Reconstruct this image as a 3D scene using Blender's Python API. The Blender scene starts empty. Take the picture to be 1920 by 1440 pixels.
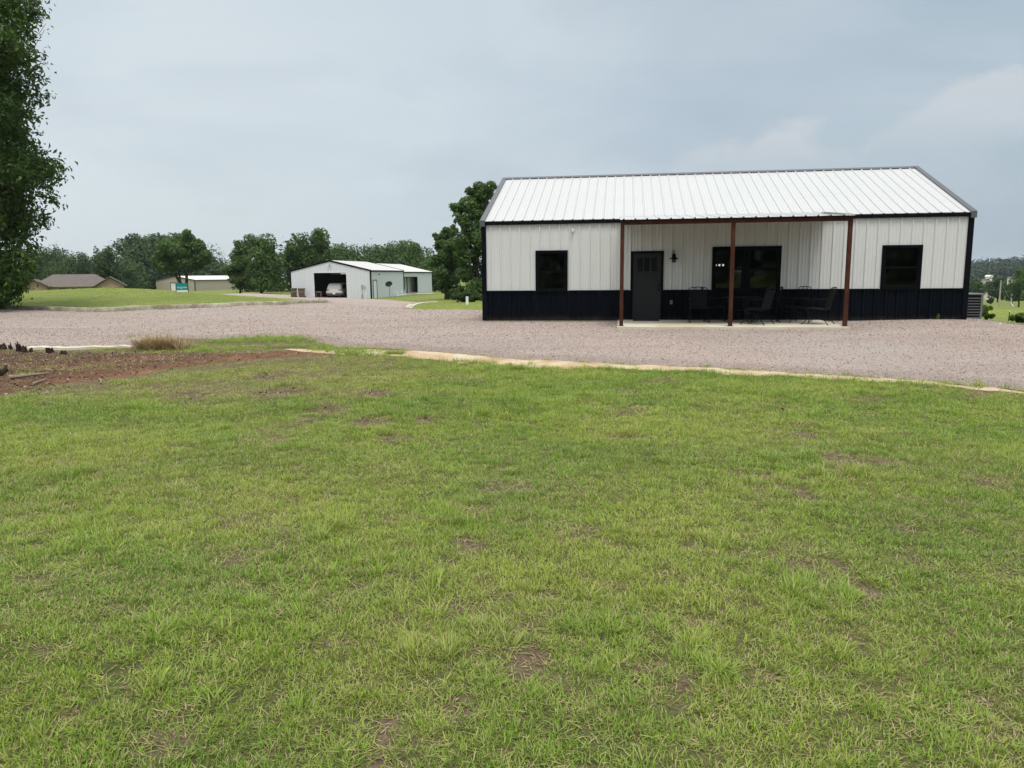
import bpy, bmesh, math, random
import numpy as np
from mathutils import Vector, Matrix, Euler

sc = bpy.context.scene
COL = sc.collection
R = math.radians

# ------------------------------------------------------------------ camera, sky, sun, exposure
HZ, ROLL, FPX, CAMH = 514.0, 0.0088, 1387.0, 1.6
PITCH = math.atan((720 - HZ) / FPX)
_fw = Vector((0, math.cos(PITCH), -math.sin(PITCH)))
_up0 = Vector((0, math.sin(PITCH), math.cos(PITCH)))
_rt0 = Vector((1, 0, 0))
_rt = math.cos(ROLL) * _rt0 - math.sin(ROLL) * _up0
_up = math.sin(ROLL) * _rt0 + math.cos(ROLL) * _up0
cam = bpy.data.cameras.new('camera')
camo = bpy.data.objects.new('camera', cam)
COL.objects.link(camo)
camo.matrix_world = Matrix(((_rt.x, _up.x, -_fw.x, 0), (_rt.y, _up.y, -_fw.y, 0), (_rt.z, _up.z, -_fw.z, CAMH), (0, 0, 0, 1)))
cam.sensor_width = 36
cam.lens = FPX / 1920 * 36
cam.clip_start = 0.05
cam.clip_end = 6000
sc.camera = camo

SUN_EL, SUN_AZ = 68, 172        # azimuth measured clockwise from +Y
world = bpy.data.worlds.new('World')
sc.world = world
world.use_nodes = True
wn, wl = world.node_tree.nodes, world.node_tree.links
wn.clear()
def wnode(t, **k):
    n = wn.new(t)
    for a, b in k.items(): setattr(n, a, b)
    return n
out = wnode('ShaderNodeOutputWorld')
bg = wnode('ShaderNodeBackground')
wl.new(bg.outputs[0], out.inputs[0])
bg.inputs[1].default_value = 0.10
sky = wnode('ShaderNodeTexSky', sky_type='NISHITA', sun_disc=False)
sky.sun_elevation = R(SUN_EL); sky.sun_rotation = R(SUN_AZ)
sky.air_density = 1.0; sky.dust_density = 4.0; sky.ozone_density = 1.0
tc = wnode('ShaderNodeTexCoord')
sep = wnode('ShaderNodeSeparateXYZ'); wl.new(tc.outputs['Generated'], sep.inputs[0])
def wmath(op, a, b=None, clamp=False):
    n = wnode('ShaderNodeMath', operation=op, use_clamp=clamp)
    for i, x in enumerate((a, b)):
        if x is None: continue
        if isinstance(x, (int, float)): n.inputs[i].default_value = x
        else: wl.new(x, n.inputs[i])
    return n.outputs[0]
def wmix(f, a, b, blend='MIX'):
    n = wnode('ShaderNodeMix', data_type='RGBA', blend_type=blend)
    if isinstance(f, (int, float)): n.inputs[0].default_value = f
    else: wl.new(f, n.inputs[0])
    for i, x in ((6, a), (7, b)):
        if isinstance(x, tuple): n.inputs[i].default_value = (*x, 1)
        else: wl.new(x, n.inputs[i])
    return n.outputs[2]
def wramp(fac, stops):
    n = wnode('ShaderNodeValToRGB')
    while len(n.color_ramp.elements) < len(stops): n.color_ramp.elements.new(0.5)
    for e, (p, c) in zip(n.color_ramp.elements, stops):
        e.position = p; e.color = (*c, 1) if isinstance(c, tuple) else (c, c, c, 1)
    wl.new(fac, n.inputs[0])
    return n.outputs[0]
def wnoise(scale, zs, detail=4, rough=.5, off=(0, 0, 0), dist=0):
    mp = wnode('ShaderNodeMapping'); wl.new(tc.outputs['Generated'], mp.inputs[0])
    mp.inputs['Scale'].default_value = (1, 1, zs); mp.inputs['Location'].default_value = off
    n = wnode('ShaderNodeTexNoise'); wl.new(mp.outputs[0], n.inputs['Vector'])
    n.inputs['Scale'].default_value = scale; n.inputs['Detail'].default_value = detail
    n.inputs['Roughness'].default_value = rough; n.inputs['Distortion'].default_value = dist
    return n.outputs['Fac']
# overcast deck: brighter towards the veiled sun side (left), bluer and darker to the right; values are radiance x10
side = wmath('MULTIPLY_ADD', sep.outputs['X'], 0.5); side.node.inputs[2].default_value = 0.5
base = wramp(side, [(0.10, (6.1, 6.75, 7.05)), (0.34, (5.4, 6.05, 6.4)), (0.50, (4.75, 5.45, 6.0)), (0.64, (3.65, 4.45, 5.1)), (0.8, (3.1, 3.95, 4.65))])
n1 = wnoise(2.2, 3.2, 5, .5, (0.3, .2, .1), .5)
veil = wramp(n1, [(.38, 0.0), (.66, 1.0)])
c1 = wmix(wmath('MULTIPLY', veil, .5), base, (5.9, 6.45, 6.75))
n2 = wnoise(3.1, 2.6, 4, .5, (4.3, 1.2, .7), .4)
grey = wramp(n2, [(.46, 0.0), (.7, 1.0)])
c2 = wmix(wmath('MULTIPLY', grey, .35), c1, (3.45, 4.05, 4.65))
# two faint heaped clouds low on the right: banks with a wandering upper edge
def wdir(px, py):
    d = (_fw + _rt * ((px - 960) / FPX) - _up * ((py - 720) / FPX)).normalized(); return d
n3 = wnoise(9.0, 1.6, 6, .55, (1.7, 3.1, .35), .2)
n3c = wmath('SUBTRACT', n3, .5)
az = wmath('ARCTAN2', sep.outputs['X'], sep.outputs['Y'])
def bank(px, py, halfw, top, base, soft, amt, prev):
    """cloud bank centred on a bearing, humped: full in the middle, its edge broken by noise"""
    d = wdir(px, py); a0 = math.atan2(d.x, d.y)
    q = wmath('DIVIDE', wmath('SUBTRACT', az, a0), halfw)
    hump = wmath('SUBTRACT', 1.0, wmath('MULTIPLY', q, q))
    edge = wmath('ADD', wmath('MULTIPLY', hump, top), wmath('MULTIPLY', n3c, .13))
    edge = wmath('ADD', edge, base)
    m = wramp(wmath('MULTIPLY_ADD', wmath('SUBTRACT', edge, sep.outputs['Z']), 1.0 / soft), [(0.0, 0.0), (1.0, 1.0)])
    low = wramp(sep.outputs['Z'], [(base, .15), (base + top * 1.1, 1.0)])
    return wmix(wmath('MULTIPLY', wmath('MULTIPLY', m, low), amt), prev, (5.4, 5.6, 5.8))
c3 = bank(1430, 280, .13, .055, .115, .018, .8, c2)
c3 = bank(1850, 240, .12, .075, .135, .018, .85, c3)
# overcast zenith is brighter than its horizon
zen = wramp(sep.outputs['Z'], [(.33, (1, 1, 1)), (1.0, (3.0, 2.75, 2.55))])
c4 = wmix(1.0, c3, zen, 'MULTIPLY')
fin = wmix(0.12, c4, sky.outputs[0])
wl.new(fin, bg.inputs[0])

sund = bpy.data.lights.new('sun', 'SUN')
sund.energy = 2.0; sund.angle = R(16); sund.color = (1, .95, .88)
suno = bpy.data.objects.new('sun', sund); COL.objects.link(suno)
_sd = Vector((math.sin(R(SUN_AZ)) * math.cos(R(SUN_EL)), math.cos(R(SUN_AZ)) * math.cos(R(SUN_EL)), math.sin(R(SUN_EL))))
suno.rotation_euler = _sd.to_track_quat('Z', 'Y').to_euler()
suno.location = (0, -20, 40)

vs = sc.view_settings
vs.view_transform = 'Standard'; vs.look = 'None'; vs.gamma = 1; vs.use_curve_mapping = False
vs.exposure = 0.35
sc.cycles.max_bounces = 6
sc.cycles.transparent_max_bounces = 12
sc.cycles.use_denoising = True

rng = np.random.default_rng(7)
random.seed(7)

# ------------------------------------------------------------------ noise and terrain height
def _hash(ix, iy, s):
    h = (ix.astype(np.int64) * 374761393 + iy.astype(np.int64) * 668265263 + s * 974634541) & 0x7fffffff
    h = ((h ^ (h >> 13)) * 1274126177) & 0x7fffffff
    h = h ^ (h >> 16)
    return (h & 0xffff) / 65535.0
def vnoise(x, y, s=0):
    x = np.asarray(x, float); y = np.asarray(y, float)
    ix, iy = np.floor(x), np.floor(y); fx, fy = x - ix, y - iy
    fx = fx * fx * (3 - 2 * fx); fy = fy * fy * (3 - 2 * fy)
    a, b = _hash(ix, iy, s), _hash(ix + 1, iy, s); c, d = _hash(ix, iy + 1, s), _hash(ix + 1, iy + 1, s)
    return (a * (1 - fx) + b * fx) * (1 - fy) + (c * (1 - fx) + d * fx) * fy
def fbm(x, y, s=0, o=3):
    t = 0; amp = 1; tot = 0
    for i in range(o):
        t = t + amp * vnoise(x * 2 ** i, y * 2 ** i, s + i * 17); tot += amp; amp *= .5
    return t / tot

def ray(px, py):
    return _fw + _rt * ((px - 960) / FPX) - _up * ((py - 720) / FPX)
def at(px, py, Y):
    """point on the sight line of a photo pixel at world distance Y"""
    d = ray(px, py); t = Y / d.y
    return Vector((d.x * t, Y, CAMH + d.z * t))

# terrain samples (x, y, z): levels read from where things meet the ground
TP = []
for a in (-.9, -.45, 0, .45, .9):
    TP += [(2 * a, 2, 0.0), (6 * a, 6, 0.005), (12 * a, 12, 0.01)]
TP += [(-.85, 23.3, .09), (13, 21.2, .155), (3, 20.6, .075), (9, 19.7, .09), (1.2, 33, .0), (15, 31, .0), (14.6, 23.2, .05),
       (-11.4, 16.5, .0), (-4.2, 16, .01), (20, 16, .06), (17, 21, .0), (30, 20, -.25), (40, 28, -.8),
       (-10, 26, 0.0), (-24.8, 36, .0), (-18.9, 40, -.03), (-11.8, 46, -.09), (-5.3, 50, -.59), (-1.7, 45, -.25),
       (-39, 72, .55), (-20.3, 46, .52), (-27, 50, .45), (-36, 52, .45), (-21.9, 60, -.02), (-30, 44, .25), (-40, 40, .1),
       (-26, 88, -.95), (-16, 86.4, -1.08), (-14, 99, -1.1), (-12.5, 114, -1.15), (-22, 112, -1.2), (-3.8, 60, -.66), (-5, 80, -1.0),
       (16.8, 25, -.13), (25.5, 38, -.75), (60, 90, -3.2), (98.5, 150, -5.9), (174, 260, -8.4), (330, 500, -9.0), (470, 700, .5), (420, 700, -3.5), (640, 900, 5),
       (-72, 135, -2.3), (-44, 130, -1.3), (-85, 200, -2.1), (-60, 170, -1.6), (-110, 250, -3), (-50, 250, -2.0), (0, 150, -1.8), (0, 300, -3), (60, 200, -5), (120, 400, -8), (-300, 500, -4), (0, 700, -3), (-500, 900, -4), (0, 900, -3)]
TP = np.array(TP, float)
def _uv(x, y):
    x = np.asarray(x, float); y = np.asarray(y, float)
    yy = np.maximum(y, 1.0)
    d = np.sqrt(x * x + yy * yy)
    a = np.clip(np.arctan2(x, yy), -.95, .95)
    return a * 3.0, np.log(np.clip(d, 2.0, 950.0))
def _k(r2):
    return np.where(r2 > 1e-12, r2 * np.log(r2 + 1e-12) * .5, 0.0)
_pu, _pv = _uv(TP[:, 0], TP[:, 1])
_N = len(TP)
_K = _k((_pu[:, None] - _pu[None]) ** 2 + (_pv[:, None] - _pv[None]) ** 2) + np.eye(_N) * .003
_P = np.stack([np.ones(_N), _pu, _pv], 1)
_A = np.block([[_K, _P], [_P.T, np.zeros((3, 3))]])
_W = np.linalg.solve(_A, np.concatenate([TP[:, 2], np.zeros(3)]))
BX, BY, BZ, BYAW = -.858, 23.311, .168, -.148            # the main building's front left corner
def H0(x, y):
    u, v = _uv(x, y)
    shp = u.shape; u = u.ravel(); v = v.ravel()
    o = np.empty_like(u)
    for i in range(0, len(u), 50000):
        uu, vv = u[i:i + 50000], v[i:i + 50000]
        k = _k((uu[:, None] - _pu[None]) ** 2 + (vv[:, None] - _pv[None]) ** 2)
        o[i:i + 50000] = k @ _W[:_N] + _W[_N] + _W[_N + 1] * uu + _W[_N + 2] * vv
    return o.reshape(shp)
def H(x, y):
    x = np.asarray(x, float); y = np.asarray(y, float)
    d = np.sqrt(x * x + y * y)
    f = np.clip(15 / np.maximum(d, 1), .0, 1)
    b = (.05 * (fbm(x * .45, y * .45, 3, 2) - .5) + .035 * (fbm(x * 1.7, y * 1.7, 5, 2) - .5)) * f
    c, s = math.cos(BYAW), math.sin(BYAW)
    lu = (x - BX) * c + (y - BY) * s; lv = -(x - BX) * s + (y - BY) * c
    pad = np.clip(1.5 - np.maximum(np.maximum(np.abs(lu - 7) - 7.5, np.abs(lv - 3.2) - 6.2), 0), 0, 1)
    return H0(x, y) + b * (1 - .8 * np.clip(pad, 0, 1))
def Hs(x, y): return float(H(np.array([x]), np.array([y]))[0])
def gnd(px, py):
    """where the sight line of a photo pixel meets the terrain"""
    d = ray(px, py)
    t = np.geomspace(2, 900, 900)
    f = CAMH + t * d.z - H0(t * d.x, t * d.y)
    i = np.argmax(f < 0)
    if f[i] >= 0: i = len(t) - 1
    a, b = t[max(i - 1, 0)], t[i]
    for _ in range(30):
        m = .5 * (a + b)
        if CAMH + m * d.z - float(H0(np.array([m * d.x]), np.array([m * d.y]))[0]) < 0: b = m
        else: a = m
    return (a * d.x, a * d.y)
def gp(pts): return [gnd(*p) for p in pts]

# ------------------------------------------------------------------ object helpers
def link(name, me, mat=None, parent=None):
    o = bpy.data.objects.new(name, me)
    COL.objects.link(o)
    if mat is not None and me is not None:
        me.materials.append(mat)
    if parent is not None: o.parent = parent
    return o
def tag(o, label=None, cat=None, group=None, kind=None):
    if label: o['label'] = label
    if cat: o['category'] = cat
    if group: o['group'] = group
    if kind: o['kind'] = kind
    return o
def thing(name, label, cat, loc=(0, 0, 0), rz=0, group=None):
    o = bpy.data.objects.new(name, None)
    o.empty_display_size = .2
    COL.objects.link(o)
    o.location = loc; o.rotation_euler = (0, 0, rz)
    return tag(o, label, cat, group)
def copy_tree(o, parent=None):
    c = o.copy(); COL.objects.link(c)
    if parent is not None: c.parent = parent
    for ch in list(o.children): copy_tree(ch, c)
    return c
def np_mesh(name, verts, faces, smooth=False, attrs=None):
    """faces: (n,3) or (n,4) int array"""
    me = bpy.data.meshes.new(name)
    verts = np.asarray(verts, np.float32); faces = np.asarray(faces, np.int32)
    n, k = faces.shape
    me.vertices.add(len(verts)); me.vertices.foreach_set('co', verts.ravel())
    me.loops.add(n * k); me.loops.foreach_set('vertex_index', faces.ravel())
    me.polygons.add(n)
    me.polygons.foreach_set('loop_start', np.arange(0, n * k, k, dtype=np.int32))
    me.polygons.foreach_set('loop_total', np.full(n, k, np.int32))
    if smooth: me.polygons.foreach_set('use_smooth', np.ones(n, bool))
    for nm, (ty, dom, data) in (attrs or {}).items():
        a = me.attributes.new(nm, ty, dom)
        a.data.foreach_set('vector' if ty == 'FLOAT_VECTOR' else 'value', np.asarray(data, np.float32 if ty != 'INT' else np.int32).ravel())
    me.update(); me.validate()
    return me

class MB:
    """collects boxes, tubes, lofts and turns them into ONE mesh object"""
    def __init__(self): self.v, self.f = [], []
    def add(self, vs, fs):
        n = len(self.v)
        self.v += [tuple(p) for p in vs]
        self.f += [tuple(i + n for i in f) for f in fs]
        return self
    def box(self, x0, x1, y0, y1, z0, z1, M=None):
        p = [Vector((x, y, z)) for z in (z0, z1) for y in (y0, y1) for x in (x0, x1)]
        if M is not None: p = [M @ q for q in p]
        return self.add(p, [(0, 2, 3, 1), (4, 5, 7, 6), (0, 1, 5, 4), (2, 6, 7, 3), (0, 4, 6, 2), (1, 3, 7, 5)])
    def bar(self, a, b, w, h, up=(0, 0, 1)):
        a, b = Vector(a), Vector(b); d = (b - a); L = d.length; d.normalize()
        s = d.cross(Vector(up))
        if s.length < 1e-4: s = d.cross(Vector((0, 1, 0)))
        s.normalize(); u = s.cross(d)
        M = Matrix(((s.x, d.x, u.x, a.x), (s.y, d.y, u.y, a.y), (s.z, d.z, u.z, a.z), (0, 0, 0, 1)))
        return self.box(-w / 2, w / 2, 0, L, -h / 2, h / 2, M)
    def tube(self, pts, r, seg=8, cap=True):
        pts = [Vector(p) for p in pts]; n = len(pts)
        rs = r if isinstance(r, (list, tuple)) else [r] * n
        ring = []; prev = None
        for i, p in enumerate(pts):
            d = (pts[min(i + 1, n - 1)] - pts[max(i - 1, 0)])
            if d.length < 1e-9: d = Vector((0, 0, 1))
            d.normalize()
            if prev is None:
                a = d.cross(Vector((0, 0, 1)))
                if a.length < 1e-3: a = d.cross(Vector((1, 0, 0)))
            else:
                a = prev - d * prev.dot(d)
                if a.length < 1e-4: a = d.orthogonal()
            a.normalize(); b = d.cross(a); prev = a
            ring.append([p + (a * math.cos(2 * math.pi * k / seg) + b * math.sin(2 * math.pi * k / seg)) * rs[i] for k in range(seg)])
        vs = [q for rr in ring for q in rr]; fs = []
        for i in range(n - 1):
            for k in range(seg):
                k2 = (k + 1) % seg
                fs.append((i * seg + k, i * seg + k2, (i + 1) * seg + k2, (i + 1) * seg + k))
        if cap:
            fs.append(tuple(range(seg - 1, -1, -1))); fs.append(tuple((n - 1) * seg + k for k in range(seg)))
        return self.add(vs, fs)
    def lathe(self, prof, c=(0, 0, 0), seg=20, M=None):
        vs = []; fs = []; n = len(prof)
        for (r, z) in prof:
            for k in range(seg):
                a = 2 * math.pi * k / seg
                p = Vector((c[0] + r * math.cos(a), c[1] + r * math.sin(a), c[2] + z))
                vs.append(M @ p if M is not None else p)
        for i in range(n - 1):
            for k in range(seg):
                k2 = (k + 1) % seg
                fs.append((i * seg + k, i * seg + k2, (i + 1) * seg + k2, (i + 1) * seg + k))
        fs.append(tuple(range(seg - 1, -1, -1))); fs.append(tuple((n - 1) * seg + k for k in range(seg)))
        return self.add(vs, fs)
    def prism(self, poly, axis, a, b):
        """poly: 2D outline; axis 'x': (y,z) outline extruded along x, etc."""
        def P(p, t):
            return {'x': (t, p[0], p[1]), 'y': (p[0], t, p[1]), 'z': (p[0], p[1], t)}[axis]
        n = len(poly)
        vs = [P(p, a) for p in poly] + [P(p, b) for p in poly]
        fs = [tuple(range(n - 1, -1, -1)), tuple(range(n, 2 * n))] + [(i, (i + 1) % n, n + (i + 1) % n, n + i) for i in range(n)]
        return self.add(vs, fs)
    def loft(self, rings, cap=True):
        k = len(rings[0]); vs = [p for r_ in rings for p in r_]; fs = []
        for i in range(len(rings) - 1):
            for j in range(k):
                j2 = (j + 1) % k
                fs.append((i * k + j, i * k + j2, (i + 1) * k + j2, (i + 1) * k + j))
        if cap: fs += [tuple(range(k - 1, -1, -1)), tuple((len(rings) - 1) * k + j for j in range(k))]
        return self.add(vs, fs)
    def build(self, name, mat, parent=None, bevel=0, smooth=True, angle=35, fixn=True):
        me = bpy.data.meshes.new(name)
        me.from_pydata(self.v, [], self.f)
        if fixn or bevel:
            bm = bmesh.new(); bm.from_mesh(me)
            if fixn: bmesh.ops.recalc_face_normals(bm, faces=bm.faces)
            if bevel: bmesh.ops.bevel(bm, geom=[e for e in bm.edges if len(e.link_faces) == 2 and e.calc_face_angle(0) > .6], offset=bevel, segments=1, affect='EDGES')
            bm.to_mesh(me); bm.free()
        me.update()
        if smooth:
            for p in me.polygons: p.use_smooth = True
            me.set_sharp_from_angle(angle=R(angle))
        return link(name, me, mat, parent)

def smooth_path(pts, n=6):
    """Catmull-Rom through the points"""
    P = [Vector(p) for p in pts]; P = [2 * P[0] - P[1]] + P + [2 * P[-1] - P[-2]]
    o = []
    for i in range(1, len(P) - 2):
        for k in range(n):
            t = k / n
            o.append(.5 * ((2 * P[i]) + (P[i + 1] - P[i - 1]) * t + (2 * P[i - 1] - 5 * P[i] + 4 * P[i + 1] - P[i + 2]) * t * t + (3 * P[i] - P[i - 1] - 3 * P[i + 1] + P[i + 2]) * t ** 3))
    o.append(P[-2])
    return o

# ------------------------------------------------------------------ materials
class NT:
    def __init__(self, name):
        self.m = bpy.data.materials.new(name); self.m.use_nodes = True
        self.n = self.m.node_tree.nodes; self.l = self.m.node_tree.links
        self.n.clear()
        self.out = self.n.new('ShaderNodeOutputMaterial')
        self.tc = None
    def node(self, t, **k):
        n = self.n.new(t)
        for a, b in k.items(): setattr(n, a, b)
        return n
    def set(self, sock, x):
        if isinstance(x, bpy.types.NodeSocket): self.l.new(x, sock)
        elif isinstance(x, tuple) and len(x) == 3 and sock.type == 'RGBA': sock.default_value = (*x, 1)
        else: sock.default_value = x
    def co(self, which='Object', scale=None):
        if self.tc is None: self.tc = self.node('ShaderNodeTexCoord')
        s = self.tc.outputs[which]
        if scale is not None:
            mp = self.node('ShaderNodeMapping'); self.l.new(s, mp.inputs[0]); mp.inputs['Scale'].default_value = scale; s = mp.outputs[0]
        return s
    def noise(self, scale, detail=3, rough=.55, vec=None, dist=0):
        n = self.node('ShaderNodeTexNoise'); self.l.new(vec if vec is not None else self.co(), n.inputs['Vector'])
        n.inputs['Scale'].default_value = scale; n.inputs['Detail'].default_value = detail; n.inputs['Roughness'].default_value = rough; n.inputs['Distortion'].default_value = dist
        return n.outputs['Fac']
    def voro(self, scale, feature='F1', vec=None):
        n = self.node('ShaderNodeTexVoronoi', feature=feature); self.l.new(vec if vec is not None else self.co(), n.inputs['Vector'])
        n.inputs['Scale'].default_value = scale
        return n
    def ramp(self, fac, stops):
        n = self.node('ShaderNodeValToRGB')
        while len(n.color_ramp.elements) < len(stops): n.color_ramp.elements.new(.5)
        for e, (p, c) in zip(n.color_ramp.elements, stops):
            e.position = p; e.color = (*c, 1) if isinstance(c, tuple) else (c, c, c, 1)
        self.l.new(fac, n.inputs[0]); return n.outputs[0]
    def mix(self, f, a, b, blend='MIX'):
        n = self.node('ShaderNodeMix', data_type='RGBA', blend_type=blend)
        self.set(n.inputs[0], f); self.set(n.inputs[6], a); self.set(n.inputs[7], b)
        return n.outputs[2]
    def math(self, op, a, b=0.0, clamp=False):
        n = self.node('ShaderNodeMath', operation=op, use_clamp=clamp)
        self.set(n.inputs[0], a); self.set(n.inputs[1], b); return n.outputs[0]
    def attr(self, name, ty='GEOMETRY'):
        n = self.node('ShaderNodeAttribute', attribute_name=name, attribute_type=ty); return n
    def bsdf(self, col, rough=.6, spec=.5, metal=0, bump=None, bstr=.3, bdist=.02, **k):
        b = self.node('ShaderNodeBsdfPrincipled')
        self.set(b.inputs['Base Color'], col); self.set(b.inputs['Roughness'], rough)
        b.inputs['Specular IOR Level'].default_value = spec; b.inputs['Metallic'].default_value = metal
        for a, x in k.items(): self.set(b.inputs[a.replace('_', ' ')], x)
        if bump is not None:
            bp = self.node('ShaderNodeBump'); bp.inputs['Strength'].default_value = bstr; bp.inputs['Distance'].default_value = bdist
            self.l.new(bump, bp.inputs['Height']); self.l.new(bp.outputs[0], b.inputs['Normal'])
        return b
    def done(self, shader):
        self.l.new(shader.outputs[0] if hasattr(shader, 'outputs') else shader, self.out.inputs[0]); return self.m

def paint(name, col, rough=.45, spec=.5, var=.12, scale=3.0, dirt=None, bstr=.0, metal=0):
    t = NT(name)
    n = t.noise(scale, 4, .6)
    c = t.mix(t.ramp(n, [(.3, 0.0), (.7, 1.0)]), tuple(x * (1 - var) for x in col), tuple(min(1, x * (1 + var)) for x in col))
    if dirt:
        n2 = t.noise(scale * 4.3, 5, .7)
        c = t.mix(t.ramp(n2, [(.55, 0.0), (.8, .5)]), c, dirt)
    r = t.math('MULTIPLY_ADD', n, .15); r.node.inputs[2].default_value = rough - .07
    return t.done(t.bsdf(c, r, spec, metal, bump=n if bstr else None, bstr=bstr, bdist=.01))

M = {}
def panel_paint(name, col, rough, var=.04, streak=.05, spec=.45, splash=None):
    """painted steel sheet: faint vertical weathering and oil-canning"""
    t = NT(name)
    n = t.noise(1.2, 4, .6, t.co('Object', (6, 6, .35)))
    n2 = t.noise(.8, 2, .5)
    c = t.mix(t.ramp(n, [(.35, 0.0), (.7, 1.0)]), tuple(x * (1 - streak) for x in col), col)
    c = t.mix(t.ramp(n2, [(.3, 0.0), (.7, 1.0)]), tuple(x * (1 - var) for x in col), c)
    if splash:                                          # dried mud splashed along the foot of the sheet
        sz_ = t.node('ShaderNodeSeparateXYZ'); t.l.new(t.co(), sz_.inputs[0]); n4 = t.noise(3.0, 5, .7)
        c = t.mix(t.ramp(t.math('ADD', sz_.outputs[2], t.math('MULTIPLY', n4, .3)), [(.12, .5), (.30, 0.0)]), c, splash)
    n3 = t.noise(2.1, 1, .5)
    return t.done(t.bsdf(c, rough, spec, bump=n3, bstr=.3, bdist=.012))
M['wall_white'] = panel_paint('white_panel_paint', (.60, .615, .595), .42)
M['wall_black'] = panel_paint('black_panel_paint', (.003, .005, .0085), .5, .15, .15, .06, (.06, .045, .038))
M['roof_white'] = panel_paint('white_roof_paint', (.49, .49, .482), .38, .05, .05)
M['trim_black'] = paint('black_trim_paint', (.004, .0048, .007), .5, .06, .1)
M['trim_grey'] = paint('sky_lit_black_trim', (.085, .086, .094), .4, .4, .1)  # black trim, its sky reflection put into a lighter base colour
M['frame_black'] = paint('black_frame_paint', (.003, .0035, .005), .5, .05, .1)
M['door_grey'] = paint('charcoal_door_paint', (.017, .019, .021), .55, .25, .08)
M['rust'] = paint('rusty_steel', (.062, .024, .015), .85, .1, .3, 5, (.035, .014, .01))
M['iron'] = paint('dark_wrought_iron', (.0035, .0042, .005), .55, .12, .15)
M['mesh_seat'] = paint('dark_mesh_seat', (.005, .0065, .0075), .65, .1, .2, 12)
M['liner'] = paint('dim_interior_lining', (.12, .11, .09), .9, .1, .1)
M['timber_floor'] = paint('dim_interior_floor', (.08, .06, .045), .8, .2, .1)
M['outlet'] = paint('grey_outlet_plastic', (.14, .145, .15), .5)
M['white_plastic'] = paint('white_plastic', (.75, .76, .75), .5, .5, .05)
M['steel'] = paint('galvanised_steel', (.42, .43, .44), .45, .5, .1, 6, metal=.7)
M['grille_grey'] = paint('grey_metal_cabinet', (.16, .165, .175), .5, .4, .1)
M['grille_dark'] = paint('dark_coil', (.012, .012, .013), .8, .2, .1)
M['rubber'] = paint('black_rubber', (.012, .012, .012), .8, .2, .2)
M['garage_white'] = panel_paint('pale_garage_paint', (.60, .625, .65), .45)
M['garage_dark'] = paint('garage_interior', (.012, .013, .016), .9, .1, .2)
M['beige'] = panel_paint('beige_panel_paint', (.40, .355, .285), .5)
M['beige_roof'] = panel_paint('cream_roof_paint', (.72, .68, .58), .5)
M['brown_trim'] = paint('brown_trim_paint', (.05, .035, .028), .5)
M['car_white'] = paint('pearl_car_paint', (.62, .60, .56), .25, .5, .02)
M['car_grey'] = paint('grey_bumper_plastic', (.06, .055, .055), .6)
M['tail_red'] = paint('red_lamp_lens', (.18, .02, .02), .2)
M['bin_brown'] = paint('brown_cart_plastic', (.15, .11, .07), .55, .4, .12, 4)
M['bin_dark'] = paint('dark_cart_lid', (.075, .055, .038), .55, .4, .12, 4)
M['dish_grey'] = paint('dark_dish_paint', (.022, .028, .026), .9, .1)
M['teal'] = paint('teal_sign_print', (.0, .235, .25), .5, .4, .04)
M['sign_white'] = paint('white_sign_print', (.78, .8, .8), .5, .4, .03)
M['wood_old'] = paint('weathered_wood', (.26, .2, .14), .85, .2, .25, 8)
M['pole_wood'] = paint('grey_pole_wood', (.33, .31, .27), .85, .2, .2, 5)
M['stump'] = paint('dark_rotten_wood', (.035, .022, .018), .95, .1, .4, 14)
M['bark'] = None
t = NT('bark')
n = t.noise(3.0, 5, .65, t.co('Object', (5, 5, 1)))
M['bark'] = t.done(t.bsdf(t.ramp(n, [(.3, (.022, .018, .014)), (.7, (.085, .07, .055))]), .95, .1, bump=n, bstr=.8, bdist=.05))

t = NT('concrete')
n = t.noise(1.1, 5, .6); n2 = t.noise(35, 3, .6); n3 = t.noise(.45, 3, .6)
c = t.mix(t.ramp(n, [(.35, 0.0), (.65, 1.0)]), (.50, .45, .35), (.62, .58, .48))
c = t.mix(t.ramp(n3, [(.5, 0.0), (.72, .6)]), c, (.42, .31, .20))
c = t.mix(t.ramp(n2, [(.3, .25), (.6, 0.0)]), c, (.3, .27, .22))
M['concrete'] = t.done(t.bsdf(c, .85, .2, bump=n2, bstr=.2, bdist=.004))
t = NT('kerb_concrete')
n = t.noise(1.6, 5, .65); n2 = t.noise(14, 4, .6)
c = t.mix(t.ramp(n, [(.4, 0.0), (.65, 1.0)]), (.25, .205, .15), (.46, .42, .33))
c = t.mix(t.ramp(n2, [(.45, 0.0), (.7, .6)]), c, (.11, .075, .05))
M['kerb'] = t.done(t.bsdf(c, .9, .2, bump=n2, bstr=.4, bdist=.01))
t = NT('brick')
b = t.node('ShaderNodeTexBrick'); t.l.new(t.co('Object', (1, 1, 1)), b.inputs['Vector'])
mp = t.node('ShaderNodeMapping'); mp.inputs['Rotation'].default_value = (R(90), 0, 0); t.l.new(t.co(), mp.inputs[0]); t.l.new(mp.outputs[0], b.inputs['Vector'])
b.inputs['Color1'].default_value = (.42, .29, .19, 1); b.inputs['Color2'].default_value = (.29, .19, .125, 1); b.inputs['Mortar'].default_value = (.33, .28, .22, 1)
b.inputs['Scale'].default_value = 3.6; b.inputs['Mortar Size'].default_value = .02
M['brick'] = t.done(t.bsdf(b.outputs[0], .9, .2))
t = NT('shingles')
n = t.noise(22, 3, .6, t.co('Object', (.5, 1, 1))); n2 = t.noise(.7, 3, .5)
c = t.mix(n2, (.125, .105, .092), (.175, .15, .135)); c = t.mix(t.ramp(n, [(.4, 0.0), (.7, .5)]), c, (.075, .065, .06))
M['shingle'] = t.done(t.bsdf(c, .95, .1))
t = NT('glass')
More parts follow.
